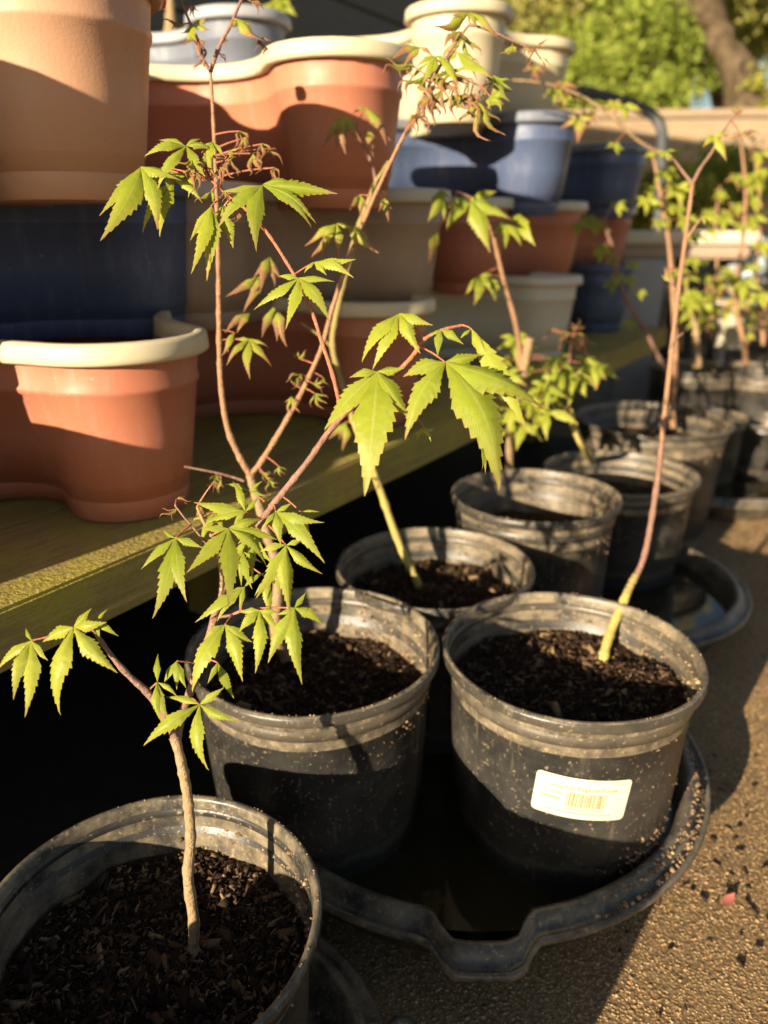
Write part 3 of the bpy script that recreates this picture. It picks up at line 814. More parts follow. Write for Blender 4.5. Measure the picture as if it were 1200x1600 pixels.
def prof_w(t):
    if t < 0.40: return (t / 0.40) ** 0.95
    x = (t - 0.40) / 0.60
    return max(1 - x, 0.0) ** 1.15 * (1 + 0.18 * x)
def leaf_mesh(B, tips, wk=0.17, wither=0.0, curl=0.0, seed=0, pet=None, teeth=9, pr=0.0006):
    rl = random.Random(seed)
    V, F, COL, IDX = [], [], [], []
    dirs = [(T - B) for T in tips]
    # leaf normal: summed cross products turned towards the camera
    nrm = Vector((0, 0, 0))
    for i in range(len(dirs) - 1):
        c_ = dirs[i].cross(dirs[i + 1])
        if c_.dot(CAMP - B) < 0: c_ = -c_
        nrm += c_
    tocam = (CAMP - B).normalized()
    nrm = nrm.normalized() if nrm.length > 1e-9 else tocam
    nrm = (nrm * 0.7 + tocam * 0.5 + Vector((0, 0, 0.15))).normalized()
    big = max(d.length for d in dirs)
    for li, d in enumerate(dirs):
        L = d.length
        if L < 1e-5: continue
        dn = d / L
        nn = (nrm - dn * nrm.dot(dn)).normalized()
        # edge-on variation
        tw = rl.uniform(-0.22, 0.22)
        side = dn.cross(nn); side, nn = (side * math.cos(tw) + nn * math.sin(tw)), (nn * math.cos(tw) - side * math.sin(tw))
        W = L * wk * 0.76 * rl.uniform(0.88, 1.12) * (1.0 if L > big * 0.5 else 1.3)
        n_t = teeth if L > big * 0.45 else max(5, teeth - 3)
        bow = L * rl.uniform(0.03, 0.16); sway = L * rl.uniform(-.07, .07); tw2 = rl.uniform(-.4, .4); side0, nn0 = side, nn
        fold = rl.uniform(0.12, 0.55); tcurl = rl.uniform(-.05, .22)
        rows = []
        ts = [0.0]
        for k_ in range(n_t):
            t0 = 0.06 + 0.90 * k_ / n_t; ts += [t0 + 0.0, t0 + 0.72 * 0.90 / n_t]
        ts.append(1.0)
        for j, t in enumerate(ts):
            tt = t
            side = side0 * math.cos(tw2 * t) + nn0 * math.sin(tw2 * t); nn = nn0 * math.cos(tw2 * t) - side0 * math.sin(tw2 * t)
            c_ = B + d * tt + nn * (bow * math.sin(math.pi * tt) + 0.0002 * li) + side * (sway * math.sin(math.pi * tt))
            if curl: c_ += nn * (curl * L * (math.sin(5 * tt + seed) - math.sin(seed)) * 0.16 * tt) + side * (curl * L * 0.14 * math.sin(7 * tt + seed * 2 + li) * tt)
            c_ -= nn * (tcurl * L * max(t - .55, 0) ** 2)
            w = W * prof_w(t)
            tooth = (j % 2 == 0 and 0 < j < len(ts) - 1)
            wl = w * (1.07 if tooth else 0.86) * rl.uniform(0.90, 1.08); wr = w * (1.07 if tooth else 0.86) * rl.uniform(0.90, 1.08)
            if t < 0.12: wl = wr = w
            if j == len(ts) - 1: wl = wr = L * 0.002
            fw = dn * (0.035 * L if tooth else 0)
            dz = nn * (fold * w) * (1 if not curl else (1 + curl))
            i0 = len(V)
            V += [c_ + side * wl + fw * 0.6 - dz, c_ + side * wl * 0.5 + fw * .3 - dz * .4, c_, c_ - side * wr * .5 + fw * .3 - dz * .4, c_ - side * wr + fw * 0.6 - dz]
            COL += [(t, 1, wither, 1), (t, .5, wither, 1), (t, 0, wither, 1), (t, .5, wither, 1), (t, 1, wither, 1)]
            rows.append(i0)
        for j in range(len(rows) - 1):
            a_, b_ = rows[j], rows[j + 1]
            for q in range(4): F.append((a_ + q, a_ + q + 1, b_ + q + 1, b_ + q)); IDX.append(0)
    if pet is not None and (pet - B).length > 0.0015:
        mid = (B + pet) / 2 + Vector((0, 0, 0.05 * (B - pet).length)) + nrm * (-0.05 * (B - pet).length)
        tv, tf, _ = tube([pet, mid, B], [pr * 1.25, pr, pr * 0.9], 6)
        o0 = len(V); V += tv; F += [tuple(i + o0 for i in f) for f in tf]; IDX += [1] * len(tf); COL += [(0, 0.5, 0, 1)] * len(tv)
    return V, F, COL, IDX

class Sapling:
    def __init__(s, base, label, name='maple_sapling'):
        s.root = empty(name, base, label, 'sapling', 'young maples in pots'); s.lines = []; s.k = 0
    def branch(s, pts, r0, r1, mat, name='branch', wob=0.18):
        n_ = len(pts); rad = [r0 + (r1 - r0) * i / (n_ - 1) for i in range(n_)]
        s.k += 1
        V, F, P = tube(pts, rad, 10, wob, s.k + len(s.lines))
        o = mesh_obj(name, V, F, M[mat], None, True); place_world(o, s.root)
        s.lines += P; return P
    def nearest(s, B):
        best = min(s.lines, key=lambda p: (p - B).length); return best
    def leaf(s, base, tips, Z, wk=0.17, wither=0.0, curl=0.0, pet='auto', teeth=11, tilt=0.35, seed=None, maxpet=0.05, pr=0.0006, zk=None):
        s.k += 1; sd = seed if seed is not None else s.k * 13 + int(base[0])
        rl = random.Random(sd)
        B = at(base[0], base[1], Z)
        T = []
        tx = rl.uniform(-.25, .25)
        for (x, y) in tips:
            dx, dy = (x - base[0]) / 1200 * Z, (y - base[1]) / 1200 * Z
            L = math.hypot(dx, dy)
            dz = -tilt * dy * (1 if dy > 0 else 1.3) + tx * dx + rl.uniform(-.12, .12) * L
            T.append(at(base[0], base[1], Z) + FW * dz + RT * dx * (1 + dz / Z) - UP * dy * (1 + dz / Z))
        pt = None
        if pet == 'auto' and s.lines:
            q = s.nearest(B); pt = q if (q - B).length < maxpet else None
        elif pet not in (None, 'auto'): pt = at(pet[0], pet[1], pet[2] if len(pet) > 2 else Z)
        V, F, COL, IDX = leaf_mesh(B, T, wk, wither, curl, sd, pt, teeth, pr)
        o = mesh_obj('leaf', V, F, [M['leaf'], M['petiole']], None, True, idx=IDX, col=COL)
        return place_world(o, s.root)
    def auto(s, base, size, Z, wither=0.0, curl=0.0, seed=0, wk=0.18, droop=1.0, n=5, teeth=6, maxpet=0.09, spread=1.0, dirx=0):
        rl = random.Random(seed + int(base[0] * 7 + base[1]))
        angs = {5: [-105, -52, -4, 50, 104], 6: [-110, -66, -24, 20, 62, 106], 4: [-70, -22, 24, 72], 3: [-35, 0, 36]}[n]
        ln = {5: [.5, .85, 1, .85, .5], 6: [.45, .75, 1, 1, .78, .45], 4: [.7, 1, 1, .7], 3: [.85, 1, .8]}[n]
        tips = []
        for a_, l_ in zip(angs, ln):
            a_ = math.radians(a_ * spread + rl.uniform(-14, 14) + dirx); q = size * l_ * rl.uniform(.8, 1.15)
            tips.append((base[0] + q * math.sin(a_), base[1] + q * math.cos(a_) * droop * (1 if math.cos(a_) > 0 else .6)))
        return s.leaf(base, tips, Z, wk, wither, curl, teeth=teeth, seed=seed + 5, maxpet=maxpet)

# --- sapling one (pot at bottom left)
b1 = at_h(301, 1490, 0.131); Z1 = depth(b1)
s1 = Sapling(b1, 'nearest maple sapling with bright lime leaves rising from the bottom left pot')
def line(*pts): return [at(*p) for p in pts]
s1.branch(line((306, 1522, Z1), (302, 1488, Z1), (303, 1440, .493), (294, 1370, .483), (298, 1310, .481), (293, 1245, .479), (283, 1190, .477), (273, 1152, .476)), .0037, .0029, 'stem_tan', 'stem', .25)
s1.branch(line((276, 1160, .476), (262, 1127, .473), (233, 1085, .468), (206, 1060, .464), (185, 1038, .461), (165, 1012, .462), (146, 985, .464)), .0026, .0011, 'stem_purple')
s1.branch(line((276, 1160, .476), (283, 1122, .482), (300, 1072, .486), (318, 1022, .488), (337, 960, .490), (355, 905, .491), (386, 852, .490), (417, 802, .488), (450, 760, .486), (482, 720, .483), (515, 673, .478), (548, 638, .472), (590, 604, .466), (628, 575, .462)), .0027, .0016, 'stem_purple')
s1.branch(line((518, 670, .478), (530, 638, .482), (524, 602, .486), (515, 570, .488), (502, 532, .492), (490, 494, .495), (472, 455, .498), (457, 425, .500), (422, 370, .503), (395, 338, .504), (367, 312, .505), (345, 295, .506), (330, 282, .506)), .0015, .0009, 'petiole')
s1.branch(line((628, 575, .462), (645, 556, .458), (664, 530, .456), (690, 516, .456), (722, 508, .458)), .0016, .0008, 'petiole')
s1.branch(line((345, 930, .490), (346, 890, .486), (335, 850, .484), (318, 815, .483), (308, 792, .483)), .0018, .0008, 'stem_tan')
s1.branch(line((340, 964, .490), (357, 962, .486), (376, 955, .482)), .0011, .0008, 'stem_purple')
s1.branch(line((330, 860, .485), (305, 828, .482), (286, 806, .48), (274, 790, .48)), .0007, .0005, 'stem_purple')
D = [
 ((49, 1001), [(35, 982), (0, 1046), (36, 1088), (66, 1112), (82, 1030)], .458, .17, .10),
 ((115, 980), [(139, 951), (170, 971), (196, 1046), (104, 1113), (66, 1004)], .460, .21, .05),
 ((150, 972), [(166, 952), (188, 993), (160, 1000)], .466, .17, 0),
 ((274, 841), [(252, 827), (225, 890), (252, 965), (305, 940), (319, 856)], .470, .17, .10),
 ((357, 826), [(316, 825), (301, 894), (367, 947), (417, 885), (430, 845), (408, 812)], .468, .17, .10),
 ((380, 862), [(397, 920), (380, 915), (410, 880)], .478, .15, .05),
 ((384, 800), [(300, 785), (317, 820), (367, 824), (402, 777), (359, 752)], .476, .17, .08),
 ((389, 767), [(350, 757), (372, 790), (417, 776), (410, 752)], .484, .18, .05),
 ((431, 800), [(456, 785), (509, 816), (512, 880), (442, 853), (411, 827)], .472, .16, .10),
 ((447, 852), [(475, 840), (505, 896), (456, 962), (404, 934), (406, 862)], .466, .17, .10),
 ((382, 917), [(414, 895), (356, 927), (307, 971), (342, 970), (376, 953)], .482, .14, .05),
 ((406, 954), [(374, 957), (375, 986), (404, 1048), (437, 984), (437, 956)], .474, .19, .06),
 ((460, 950), [(477, 927), (506, 975), (477, 1064), (421, 1034), (432, 960)], .470, .17, .08),
 ((352, 976), [(320, 998), (307, 1078), (384, 1062), (395, 1003)], .474, .20, .06),
 ((340, 1035), [(369, 1089), (327, 1066), (352, 1070)], .484, .18, 0),
 ((312, 1101), [(350, 1074), (379, 1121), (334, 1195), (227, 1162), (257, 1092)], .464, .17, .06),
 ((246, 1066), [(240, 1026), (281, 1087), (271, 1121), (260, 1126)], .468, .15, 0),
 ((276, 1033), [(258, 1068), (296, 1071), (280, 1075)], .478, .22, 0),
 ((291, 229), [(249, 220), (229, 251), (251, 308), (327, 289), (333, 236), (312, 215)], .502, .16, .08),
 ((220, 261), [(169, 357), (180, 410), (260, 377), (289, 291)], .500, .16, .14),
 ((272, 282), [(262, 390), (321, 325), (231, 377)], .508, .16, .06),
 ((332, 222), [(354, 251), (330, 280), (316, 243)], .508, .17, .22),
 ((330, 322), [(301, 384), (311, 449), (335, 426), (331, 453)], .500, .14, .12),
 ((345, 330), [(369, 396), (367, 329), (341, 362)], .506, .19, .08),
 ((410, 290), [(347, 305), (345, 374), (410, 415), (489, 364), (495, 353), (527, 301), (462, 286)], .496, .15, .12),
 ((467, 435), [(434, 429), (396, 484), (450, 526), (519, 514), (525, 446)], .494, .18, .10),
 ((491, 410), [(475, 427), (511, 433), (556, 444), (558, 411)], .500, .17, .05),
 ((590, 581), [(546, 591), (506, 674), (569, 786), (640, 660), (632, 576)], .452, .22, .06),
 ((696, 566), [(629, 590), (629, 694), (776, 778), (849, 641), (752, 552)], .440, .22, .10),
 ((624, 490), [(564, 569), (581, 581), (657, 561), (677, 515)], .458, .19, .06),
 ((689, 515), [(668, 527), (683, 560), (723, 542)], .452, .22, .0),
 ((737, 514), [(717, 533), (764, 566), (818, 682)], .452, .13, .04),
 ((662, 666), [(673, 692), (650, 690)], .470, .16, .10),
 ((752, 700), [(750, 738), (757, 742)], .462, .12, .2),
 ((395, 835), [(372, 850), (360, 895), (398, 905), (432, 880)], .488, .17, .05),
 ((420, 905), [(400, 930), (425, 962), (450, 925)], .486, .17, .05),
 ((335, 800), [(300, 812), (318, 850), (352, 835)], .487, .17, .1),
 ((470, 800), [(500, 800), (490, 850), (455, 840)], .484, .16, .1),
 ((262, 262), [(240, 300), (268, 320), (300, 300)], .513, .17, .05),
 ((300, 262), [(275, 290), (300, 320), (325, 285)], .512, .16, .08),
 ((314, 222), [(330, 262), (300, 240)], .512, .2, .1),
]
for b_, t_, z_, w_, wi in D:
    s1.leaf(b_, t_, z_, w_, wi)
# curled dry leaves along sapling one
def dry(s, spots, Z, wither=0.75, seed0=0, mat=None):
    for i, (x, y, sz, n_, dx) in enumerate(spots):
        s.auto((x, y), sz, Z + random.Random(i + seed0).uniform(-.01, .01), wither, 1.0, seed0 + i * 3, 0.12, 1.0, n_, 6, 0.06, 0.6, dx)
dry(s1, [(312, 790, 34, 3, 10), (276, 796, 26, 3, -60), (276, 780, 22, 3, 100), (335, 752, 20, 4, 0), (345, 262, 34, 3, 20), (352, 300, 26, 4, 10), (298, 268, 26, 4, 50), (372, 330, 30, 3, 0), (308, 270, 40, 3, 0)], .49, .7, 40)
dry(s1, [(300, 250, 40, 4, 0), (325, 240, 44, 4, 10), (360, 236, 36, 4, 30), (350, 322, 34, 4, 0), (330, 300, 36, 4, -10)], .505, .35, 640)
# --- sapling two
b2 = at_h(447, 1037, 0.165); Z2 = depth(b2)
s2 = Sapling(b2, 'maple sapling with two long upright stems in the pot behind the nearest one')
s2.branch(line((450, 1060, Z2), (446, 1030, Z2), (430, 985, .735), (434, 930, .725), (433, 885, .715), (420, 845, .705), (408, 800, .695), (394, 755, .685), (391, 742, .682)), .0058, .0036, 'stem_tan', 'stem', .25)
s2.branch(line((391, 742, .682), (375, 715, .675), (356, 670, .665), (346, 610, .655), (343, 555, .648), (342, 480, .64), (341, 400, .63), (338, 300, .62), (334, 200, .612), (329, 112, .606)), .0030, .0013, 'stem_brown')
s2.branch(line((391, 742, .682), (408, 722, .680), (440, 670, .678), (465, 625, .676), (480, 595, .675), (502, 545, .673), (520, 480, .67), (545, 405, .665), (573, 335, .66), (600, 275, .655), (632, 210, .65), (650, 182, .648)), .0027, .0014, 'stem_brown')
s2.branch(line((329, 112, .606), (336, 90, .604), (346, 65, .602), (360, 40, .60), (372, 12, .60), (384, -15, .60)), .0018, .0010, 'stem_purple')
s2.branch(line((329, 112, .606), (318, 95, .604), (310, 80, .602), (300, 45, .60), (285, 5, .60), (280, -10, .60)), .0015, .0008, 'stem_purple')
s2.branch(line((382, 752, .682), (362, 745, .68), (335, 738, .675), (288, 729, .67)), .0012, .0008, 'stem_purple')
s2.branch(line((650, 182, .648), (672, 130, .64), (700, 85, .63), (728, 45, .622), (740, 40, .62), (775, 52, .62), (810, 68, .625), (835, 78, .63)), .0015, .0007, 'stem_purple')
s2.branch(line((690, 112, .635), (720, 122, .635), (752, 135, .635)), .0009, .0006, 'stem_purple')
for b_, t_, z_, w_, wi, cu in [
 ((301, 40), [(285, 62), (297, 92), (331, 52), (323, 28), (312, 82)], .598, .22, .30, .5),
 ((370, 30), [(362, 50), (385, 62), (412, 78), (396, 40)], .598, .2, .35, .5),
 ((683, 88), [(650, 108), (660, 150), (672, 140), (718, 158), (700, 96)], .63, .15, .22, .3),
 ((714, 82), [(745, 118), (770, 142), (742, 98), (700, 100)], .626, .17, .14, .3),
 ((733, 20), [(672, 66), (704, 40), (745, 62), (776, 68), (728, 40)], .622, .16, .35, .4),
 ((656, 74), [(610, 98), (628, 110), (640, 100), (675, 84)], .64, .17, .5, .2),
 ((715, 50), [(690, 85), (705, 95), (740, 85), (700, 66)], .645, .2, .55, .2),
 ((770, 118), [(758, 140), (780, 175), (795, 150), (795, 130)], .628, .26, .12, .8),
 ((765, 150), [(760, 172), (782, 178), (796, 160)], .626, .3, .10, .8),
 ((800, 72), [(782, 95), (792, 100), (808, 85)], .628, .26, .25, .8),
 ((526, 350), [(476, 385), (490, 406), (506, 408), (530, 412), (562, 362)], .66, .15, .35, .3),
 ((545, 352), [(560, 395), (575, 385), (592, 405)], .66, .16, .35, .3),
 ((391, 530), [(367, 531), (357, 576), (395, 600), (425, 577), (420, 545)], .645, .15, .32, .1),
 ((367, 520), [(348, 560), (352, 540), (360, 555)], .648, .15, .35, .2),
 ((405, 432), [(357, 471), (384, 493), (395, 470)], .70, .15, .45, .1),
 ((422, 402), [(407, 463), (430, 452), (440, 440), (398, 440)], .70, .16, .5, .2),
 ((427, 480), [(452, 548), (410, 531), (435, 540)], .70, .17, .45, .1),
 ((390, 490), [(355, 525), (372, 525), (360, 510)], .70, .17, .5, .1),
 ((600, 640 - 330), [(590, 336), (607, 352), (612, 330)], .68, .19, .4, .2),
 ((561, 305), [(546, 340), (562, 344), (572, 330)], .68, .19, .4, .2),
 ]:
    s2.leaf(b_, t_, z_, w_, wi, cu, maxpet=0.05)
dry(s2, [(385, 215, 40, 3, 0), (375, 205, 44, 3, 15), (410, 225, 40, 4, 5), (418, 232, 36, 3, 40), (395, 240, 44, 3, 10), (430, 262, 30, 3, 0), (360, 250, 36, 3, 0)], .60, .62, 80)
dry(s2, [(672, 95, 70, 4, -10), (700, 105, 75, 4, 5), (722, 60, 60, 4, 0), (660, 120, 70, 4, -8), (745, 160, 60, 4, 12), (705, 150, 70, 4, 8), (770, 130, 45, 4, 0), (640, 100, 50, 4, -40)], .64, .40, 600)
dry(s2, [(655, 180, 40, 4, 0), (668, 150, 55, 4, 0), (680, 130, 65, 4, 5), (690, 140, 60, 3, -5), (725, 145, 70, 4, 10), (735, 150, 60, 3, 30), (715, 120, 55, 4, 0), (820, 75, 20, 4, 40), (838, 72, 18, 4, 90), (845, 92, 26, 3, 60), (828, 90, 26, 3, 0), (645, 180, 36, 3, -20), (660, 175, 38, 3, -30)], .635, .62, 120)
dry(s2, [(465, 560, 26, 4, 160), (458, 600, 26, 4, 150), (470, 585, 30, 4, -40), (492, 615, 30, 4, 30), (505, 590, 26, 3, 0), (455, 620, 26, 4, 0), (490, 600, 22, 4, 90)], .672, .42, 170)
dry(s2, [(410, 740, 22, 4, 60), (435, 728, 20, 4, 20), (338, 742, 20, 4, 0), (345, 750, 22, 3, 0), (420, 750, 22, 3, 30)], .676, .35, 220)
dry(s2, [(297, 8, 22, 3, 40), (285, 38, 30, 3, -70), (318, 92, 26, 3, -20), (350, 60, 28, 3, 20), (392, 2, 30, 3, 60), (405, 60, 40, 3, 25), (315, 70, 34, 3, 10), (310, 60, 40, 3, 20), (345, 85, 18, 3, 30)], .60, .8, 260)
# --- sapling three
b3 = at_h(655, 918, 0.171); Z3 = depth(b3)
s3 = Sapling(b3, 'olive stemmed maple sapling in the pot at the back of the big tray')
s3.branch(line((658, 930, Z3), (653, 912, Z3), (622, 845, .90), (592, 760, .875), (568, 698, .86), (550, 650, .85)), .0046, .0038, 'stem_yellow', 'stem', .2)
s3.branch(line((550, 650, .85), (537, 610, .84), (520, 545, .825), (524, 500, .82), (540, 430, .81), (562, 350, .80), (578, 310, .795), (587, 283, .79)), .0036, .0026, 'stem_olive')
s3.branch(line((587, 283, .79), (580, 255, .785), (566, 222, .78), (556, 200, .78)), .0018, .0010, 'stem_purple')
s3.branch(line((587, 283, .79), (598, 268, .788), (607, 252, .785)), .0022, .0014, 'stem_olive')
s3.branch(line((520, 545, .825), (500, 525, .82), (470, 505, .82)), .0016, .0010, 'stem_olive')
for b_, t_, wi in [((538, 182), [(503, 240), (527, 245), (542, 255), (566, 238), (520, 200)], .42), ((571, 168), [(552, 180), (582, 205), (605, 237), (612, 225)], .45), ((575, 205), [(585, 250), (578, 230), (590, 225)], .5), ((540, 660), [(512, 690), (538, 708), (530, 690)], .4)]:
    s3.leaf(b_, t_, .78 if b_[1] < 400 else .86, .17, wi, .2, maxpet=.08)
# --- sapling four, in the sticker pot
b4 = at_h(942, 1032, 0.176); Z4 = depth(b4)
s4 = Sapling(b4, 'tall thin maple sapling with a yellow stem base in the sticker pot')
s4.branch(line((940, 1050, Z4), (944, 1022, Z4), (955, 985, .765), (972, 945, .775), (985, 915, .78)), .0052, .0040, 'stem_yellow', 'stem')
s4.branch(line((979, 930, .777), (985, 915, .78), (994, 898, .783)), .0041, .0036, 'stem_olive')
s4.branch(line((985, 915, .78), (1003, 880, .785), (1015, 830, .79), (1028, 745, .80), (1034, 690, .806)), .0031, .0029, 'stem_purple')
s4.branch(line((1034, 690, .806), (1037, 660, .81), (1047, 570, .82), (1058, 470, .83), (1070, 380, .84), (1082, 287, .85)), .0029, .0022, 'stem_brown')
s4.branch(line((1082, 287, .85), (1095, 262, .85), (1112, 238, .85), (1130, 205, .85), (1150, 178, .85)), .0020, .0008, 'stem_purple')
s4.branch(line((1082, 287, .85), (1068, 270, .85), (1055, 252, .85)), .0019, .0011, 'stem_purple')
s4.branch(line((1072, 375, .84), (1085, 355, .84), (1098, 338, .84)), .0016, .0009, 'stem_brown')
s4.branch(line((1057, 455, .83), (1048, 440, .83), (1042, 428, .83)), .0014, .0008, 'stem_purple')
s4.branch(line((1046, 545, .82), (1058, 528, .82), (1068, 520, .82)), .0012, .0007, 'stem_purple')
for b_, t_, z_, wi in [((1115, 212), [(1100, 218), (1094, 235), (1130, 258), (1135, 214)], .848, .2), ((1040, 236), [(1024, 238), (1030, 250), (1050, 250), (1060, 238), (1042, 255)], .85, .1), ((1098, 338), [(1125, 355), (1100, 355), (1112, 345)], .84, .2), ((1045, 440), [(1034, 428), (1040, 415), (1055, 420)], .83, .4)]:
    s4.leaf(b_, t_, z_, .22, wi)
dry(s4, [(1150, 178, 18, 5, 150), (1145, 172, 20, 5, 60), (1158, 210, 30, 3, 110), (1140, 212, 24, 4, 60), (1045, 425, 22, 3, 160)], .85, .7, 300)
# --- sapling five in pot five
s5b = at_h(800, 778, 0.178); Z5 = depth(s5b)
s5 = Sapling(s5b, 'maple sapling with a cut pale stub in the pot beside the shelf')
s5.branch(line((801, 792, Z5), (799, 760, Z5), (796, 715, 1.16), (800, 660, 1.12), (812, 610, 1.09), (820, 570, 1.07), (828, 528, 1.05)), .0056, .0062, 'stem_tan', 'stem')
s5.branch(line((815, 600, 1.085), (812, 545, 1.06), (804, 498, 1.03), (790, 450, 1.01), (778, 400, .99), (765, 350, .97), (742, 315, .95), (715, 300, .94)), .0044, .0016, 'stem_brown')
for b_, t_, z_, wi in [((735, 312), [(699, 327), (695, 368), (763, 407), (799, 349), (776, 299)], .93, .14), ((686, 297), [(666, 360), (693, 351), (704, 315)], .94, .14), ((787, 345), [(787, 396), (812, 390), (770, 370)], .96, .06), ((812, 335), [(832, 396), (818, 380), (800, 350)], .97, .0), ((750, 431), [(739, 481), (726, 465), (766, 461), (772, 430)], .99, .14), ((768, 435), [(772, 475), (760, 440), (780, 455)], 1.0, .1), ((683, 360), [(668, 425), (672, 400)], .95, .4)]:
    s5.leaf(b_, t_, z_, .24, wi, maxpet=.09)
for i, (x, y, sz) in enumerate([(795, 580, 46), (825, 620, 46), (805, 528, 46), (835, 575, 52), (870, 560, 44), (850, 600, 50), (800, 640, 48), (815, 655, 52), (858, 645, 52), (840, 690 - 60, 40), (880, 580, 46), (900, 575, 44), (925, 570, 40), (790, 600, 40), (785, 560, 34), (860, 620, 36)]):
    s5.auto((x, y), sz, 1.06 + 0.02 * (i % 4), 0.08 if i % 3 else .2, 0, 500 + i, 0.24, maxpet=.16)
# --- sapling six in pot six
s6b = at_h(931, 737, 0.145); Z6 = depth(s6b)
s6 = Sapling(s6b, 'leaning yellow stemmed sapling in the far tray pot, with one red dead leaf')
s6.branch(line((935, 745, Z6), (929, 728, Z6), (912, 700, 1.19), (897, 668, 1.17), (890, 640, 1.16)), .0052, .0048, 'stem_yellow', 'stem')
s6.branch(line((890, 640, 1.16), (886, 600, 1.15), (890, 560, 1.14), (895, 525, 1.13)), .0030, .0016, 'stem_purple')
for i, (x, y, sz) in enumerate([(905, 585, 40), (935, 575, 40), (915, 560, 36), (890, 600, 40)]):
    s6.auto((x, y), sz, 1.14, .1, 0, 530 + i, 0.22, maxpet=.12)
dry(s6, [(890, 520, 44, 3, -70), (905, 520, 40, 3, 30), (898, 515, 26, 5, 170), (900, 525, 30, 4, 0)], 1.13, .7, 540)
# --- farther saplings
def far_sapling(stem, r, leaves, label, mat='stem_brown', wither=.12, wk=.24, seed=0, twigs=()):
    s = Sapling(at(*stem[0]), label)
    s.branch(line(*stem), r, r * .4, mat, 'stem')
    for t_ in twigs: s.branch(line(*t_), r * .5, r * .25, mat)
    rl = random.Random(seed)
    for i, (x, y, sz) in enumerate(leaves):
        zz = min(stem, key=lambda q: (q[0] - x) ** 2 + (q[1] - y) ** 2)[2] + rl.uniform(-.04, .04)
        s.auto((x, y), sz, zz, wither * rl.uniform(0, 2.2), .2 if rl.random() < .3 else 0, seed + i, wk, maxpet=.22, teeth=5)
    return s
far_sapling([(1052, 668, 1.55), (1050, 640, 1.54), (1055, 560, 1.52), (1052, 470, 1.5), (1045, 380, 1.48), (1035, 320, 1.46), (1022, 250, 1.45)], .0065,
            [(1040, 265, 36), (1020, 290, 36), (1060, 290, 40), (1010, 310, 30), (1035, 320, 40), (1020, 235, 22), (1060, 320, 34), (1075, 340, 34), (1085, 365, 30), (1030, 345, 30)], 'brown stemmed sapling in the wide black pot, behind the thin tall one', seed=700)
far_sapling([(1040, 580, 1.7), (1030, 560, 1.68), (1010, 520, 1.65), (985, 480, 1.62), (965, 430, 1.6), (958, 390, 1.58), (945, 350, 1.56), (955, 322, 1.56)], .005,
            [(920, 338, 30), (905, 348, 30), (935, 345, 30), (965, 318, 26), (940, 385, 30), (955, 405, 26), (965, 430, 26), (990, 410, 22), (985, 435, 24), (955, 440, 24), (985, 500, 22), (1000, 455, 20)], 'slender leaning sapling before the farthest navy planters', 'stem_purple', seed=740)
far_sapling([(1050, 250, 1.25), (1000, 222, 1.22), (965, 190, 1.2), (925, 160, 1.19), (880, 138, 1.18), (835, 128, 1.17), (800, 125, 1.17)], .0032,
            [(835, 105, 30), (865, 140, 30), (885, 150, 28), (905, 185, 40), (975, 165, 40), (960, 160, 26), (920, 178, 30), (960, 225, 24), (880, 130, 28)], 'thin arching twig with pale leaves reaching past the cream planter', 'stem_tan', .3, seed=770)
far_sapling([(1166, 570, 1.9), (1163, 540, 1.88), (1152, 490, 1.86), (1150, 440, 1.84), (1160, 380, 1.84), (1165, 300, 1.84), (1158, 225, 1.84)], .007,
            [(x, y, sz) for x, y, sz in [(1120, 440, 34), (1140, 430, 38), (1165, 440, 36), (1100, 480, 40), (1080, 490, 36), (1130, 480, 38), (1150, 470, 36), (1185, 460, 36), (1110, 460, 34), (1165, 275, 30), (1150, 275, 30), (1180, 280, 28), (1190, 240, 30), (1130, 340, 30), (1160, 350, 30), (1180, 340, 32), (1190, 380, 30), (1150, 320, 30), (1175, 310, 30), (1090, 500, 34)]], 'bushy far sapling by the right edge with yellow green leaves', wither=.22, seed=800)
far_sapling([(1090, 575, 1.8), (1088, 540, 1.8), (1086, 500, 1.8), (1084, 470, 1.8)], .010, [(1075, 470, 34), (1095, 475, 34), (1085, 460, 34)], 'short sapling with a pale stem in the far pot by the shelf end', 'stem_tan', seed=830)
far_sapling([(1110, 530, 2.2), (1112, 480, 2.2), (1120, 420, 2.2), (1118, 350, 2.2), (1125, 290, 2.2)], .006, [(1105, 400, 22), (1130, 380, 24), (1115, 360, 22), (1135, 330, 22), (1108, 330, 22), (1125, 300, 22), (1100, 430, 24), (1135, 420, 22)], 'slim sapling at the back of the row in the smallest pot', seed=900)
far_sapling([(1192, 540, 2.1), (1190, 480, 2.1), (1182, 420, 2.1), (1188, 340, 2.1), (1180, 250, 2.1)], .006, [(1180, 480, 30), (1195, 460, 30), (1170, 500, 28), (1195, 510, 28), (1175, 415, 24), (1192, 330, 26), (1172, 290, 24), (1190, 265, 26), (1165, 520, 26)], 'thin sapling at the right edge rising past the pale blue bucket', wither=.25, seed=920)
far_sapling([(1062, 550, 2.0), (1066, 500, 2.0), (1072, 450, 2.0), (1070, 400, 2.0)], .006, [(1060, 470, 26), (1080, 455, 26), (1072, 430, 26), (1060, 420, 24), (1082, 405, 24)], 'low sapling in the small pot against the shelf end', seed=940)
far_sapling([(268, 60, 1.38), (267, 30, 1.38), (266, -10, 1.38)], .014, [], 'pale cut stem standing in the slate blue planter', 'stem_tan')
s_l = far_sapling([(440, 80, 1.45), (438, 40, 1.45), (432, -5, 1.45)], .004, [(430, 8, 34), (415, 10, 34), (445, 12, 34), (440, 0, 34)], 'small green seedling in the slate blue planter', seed=850)
s_m = far_sapling([(412, 118, 1.0), (411, 106, 1.0), (410, 96, 1.0)], .003, [(410, 94, 30), (402, 98, 26), (420, 98, 26)], 'tiny yellow green seedling behind the pink planter rim', seed=860)

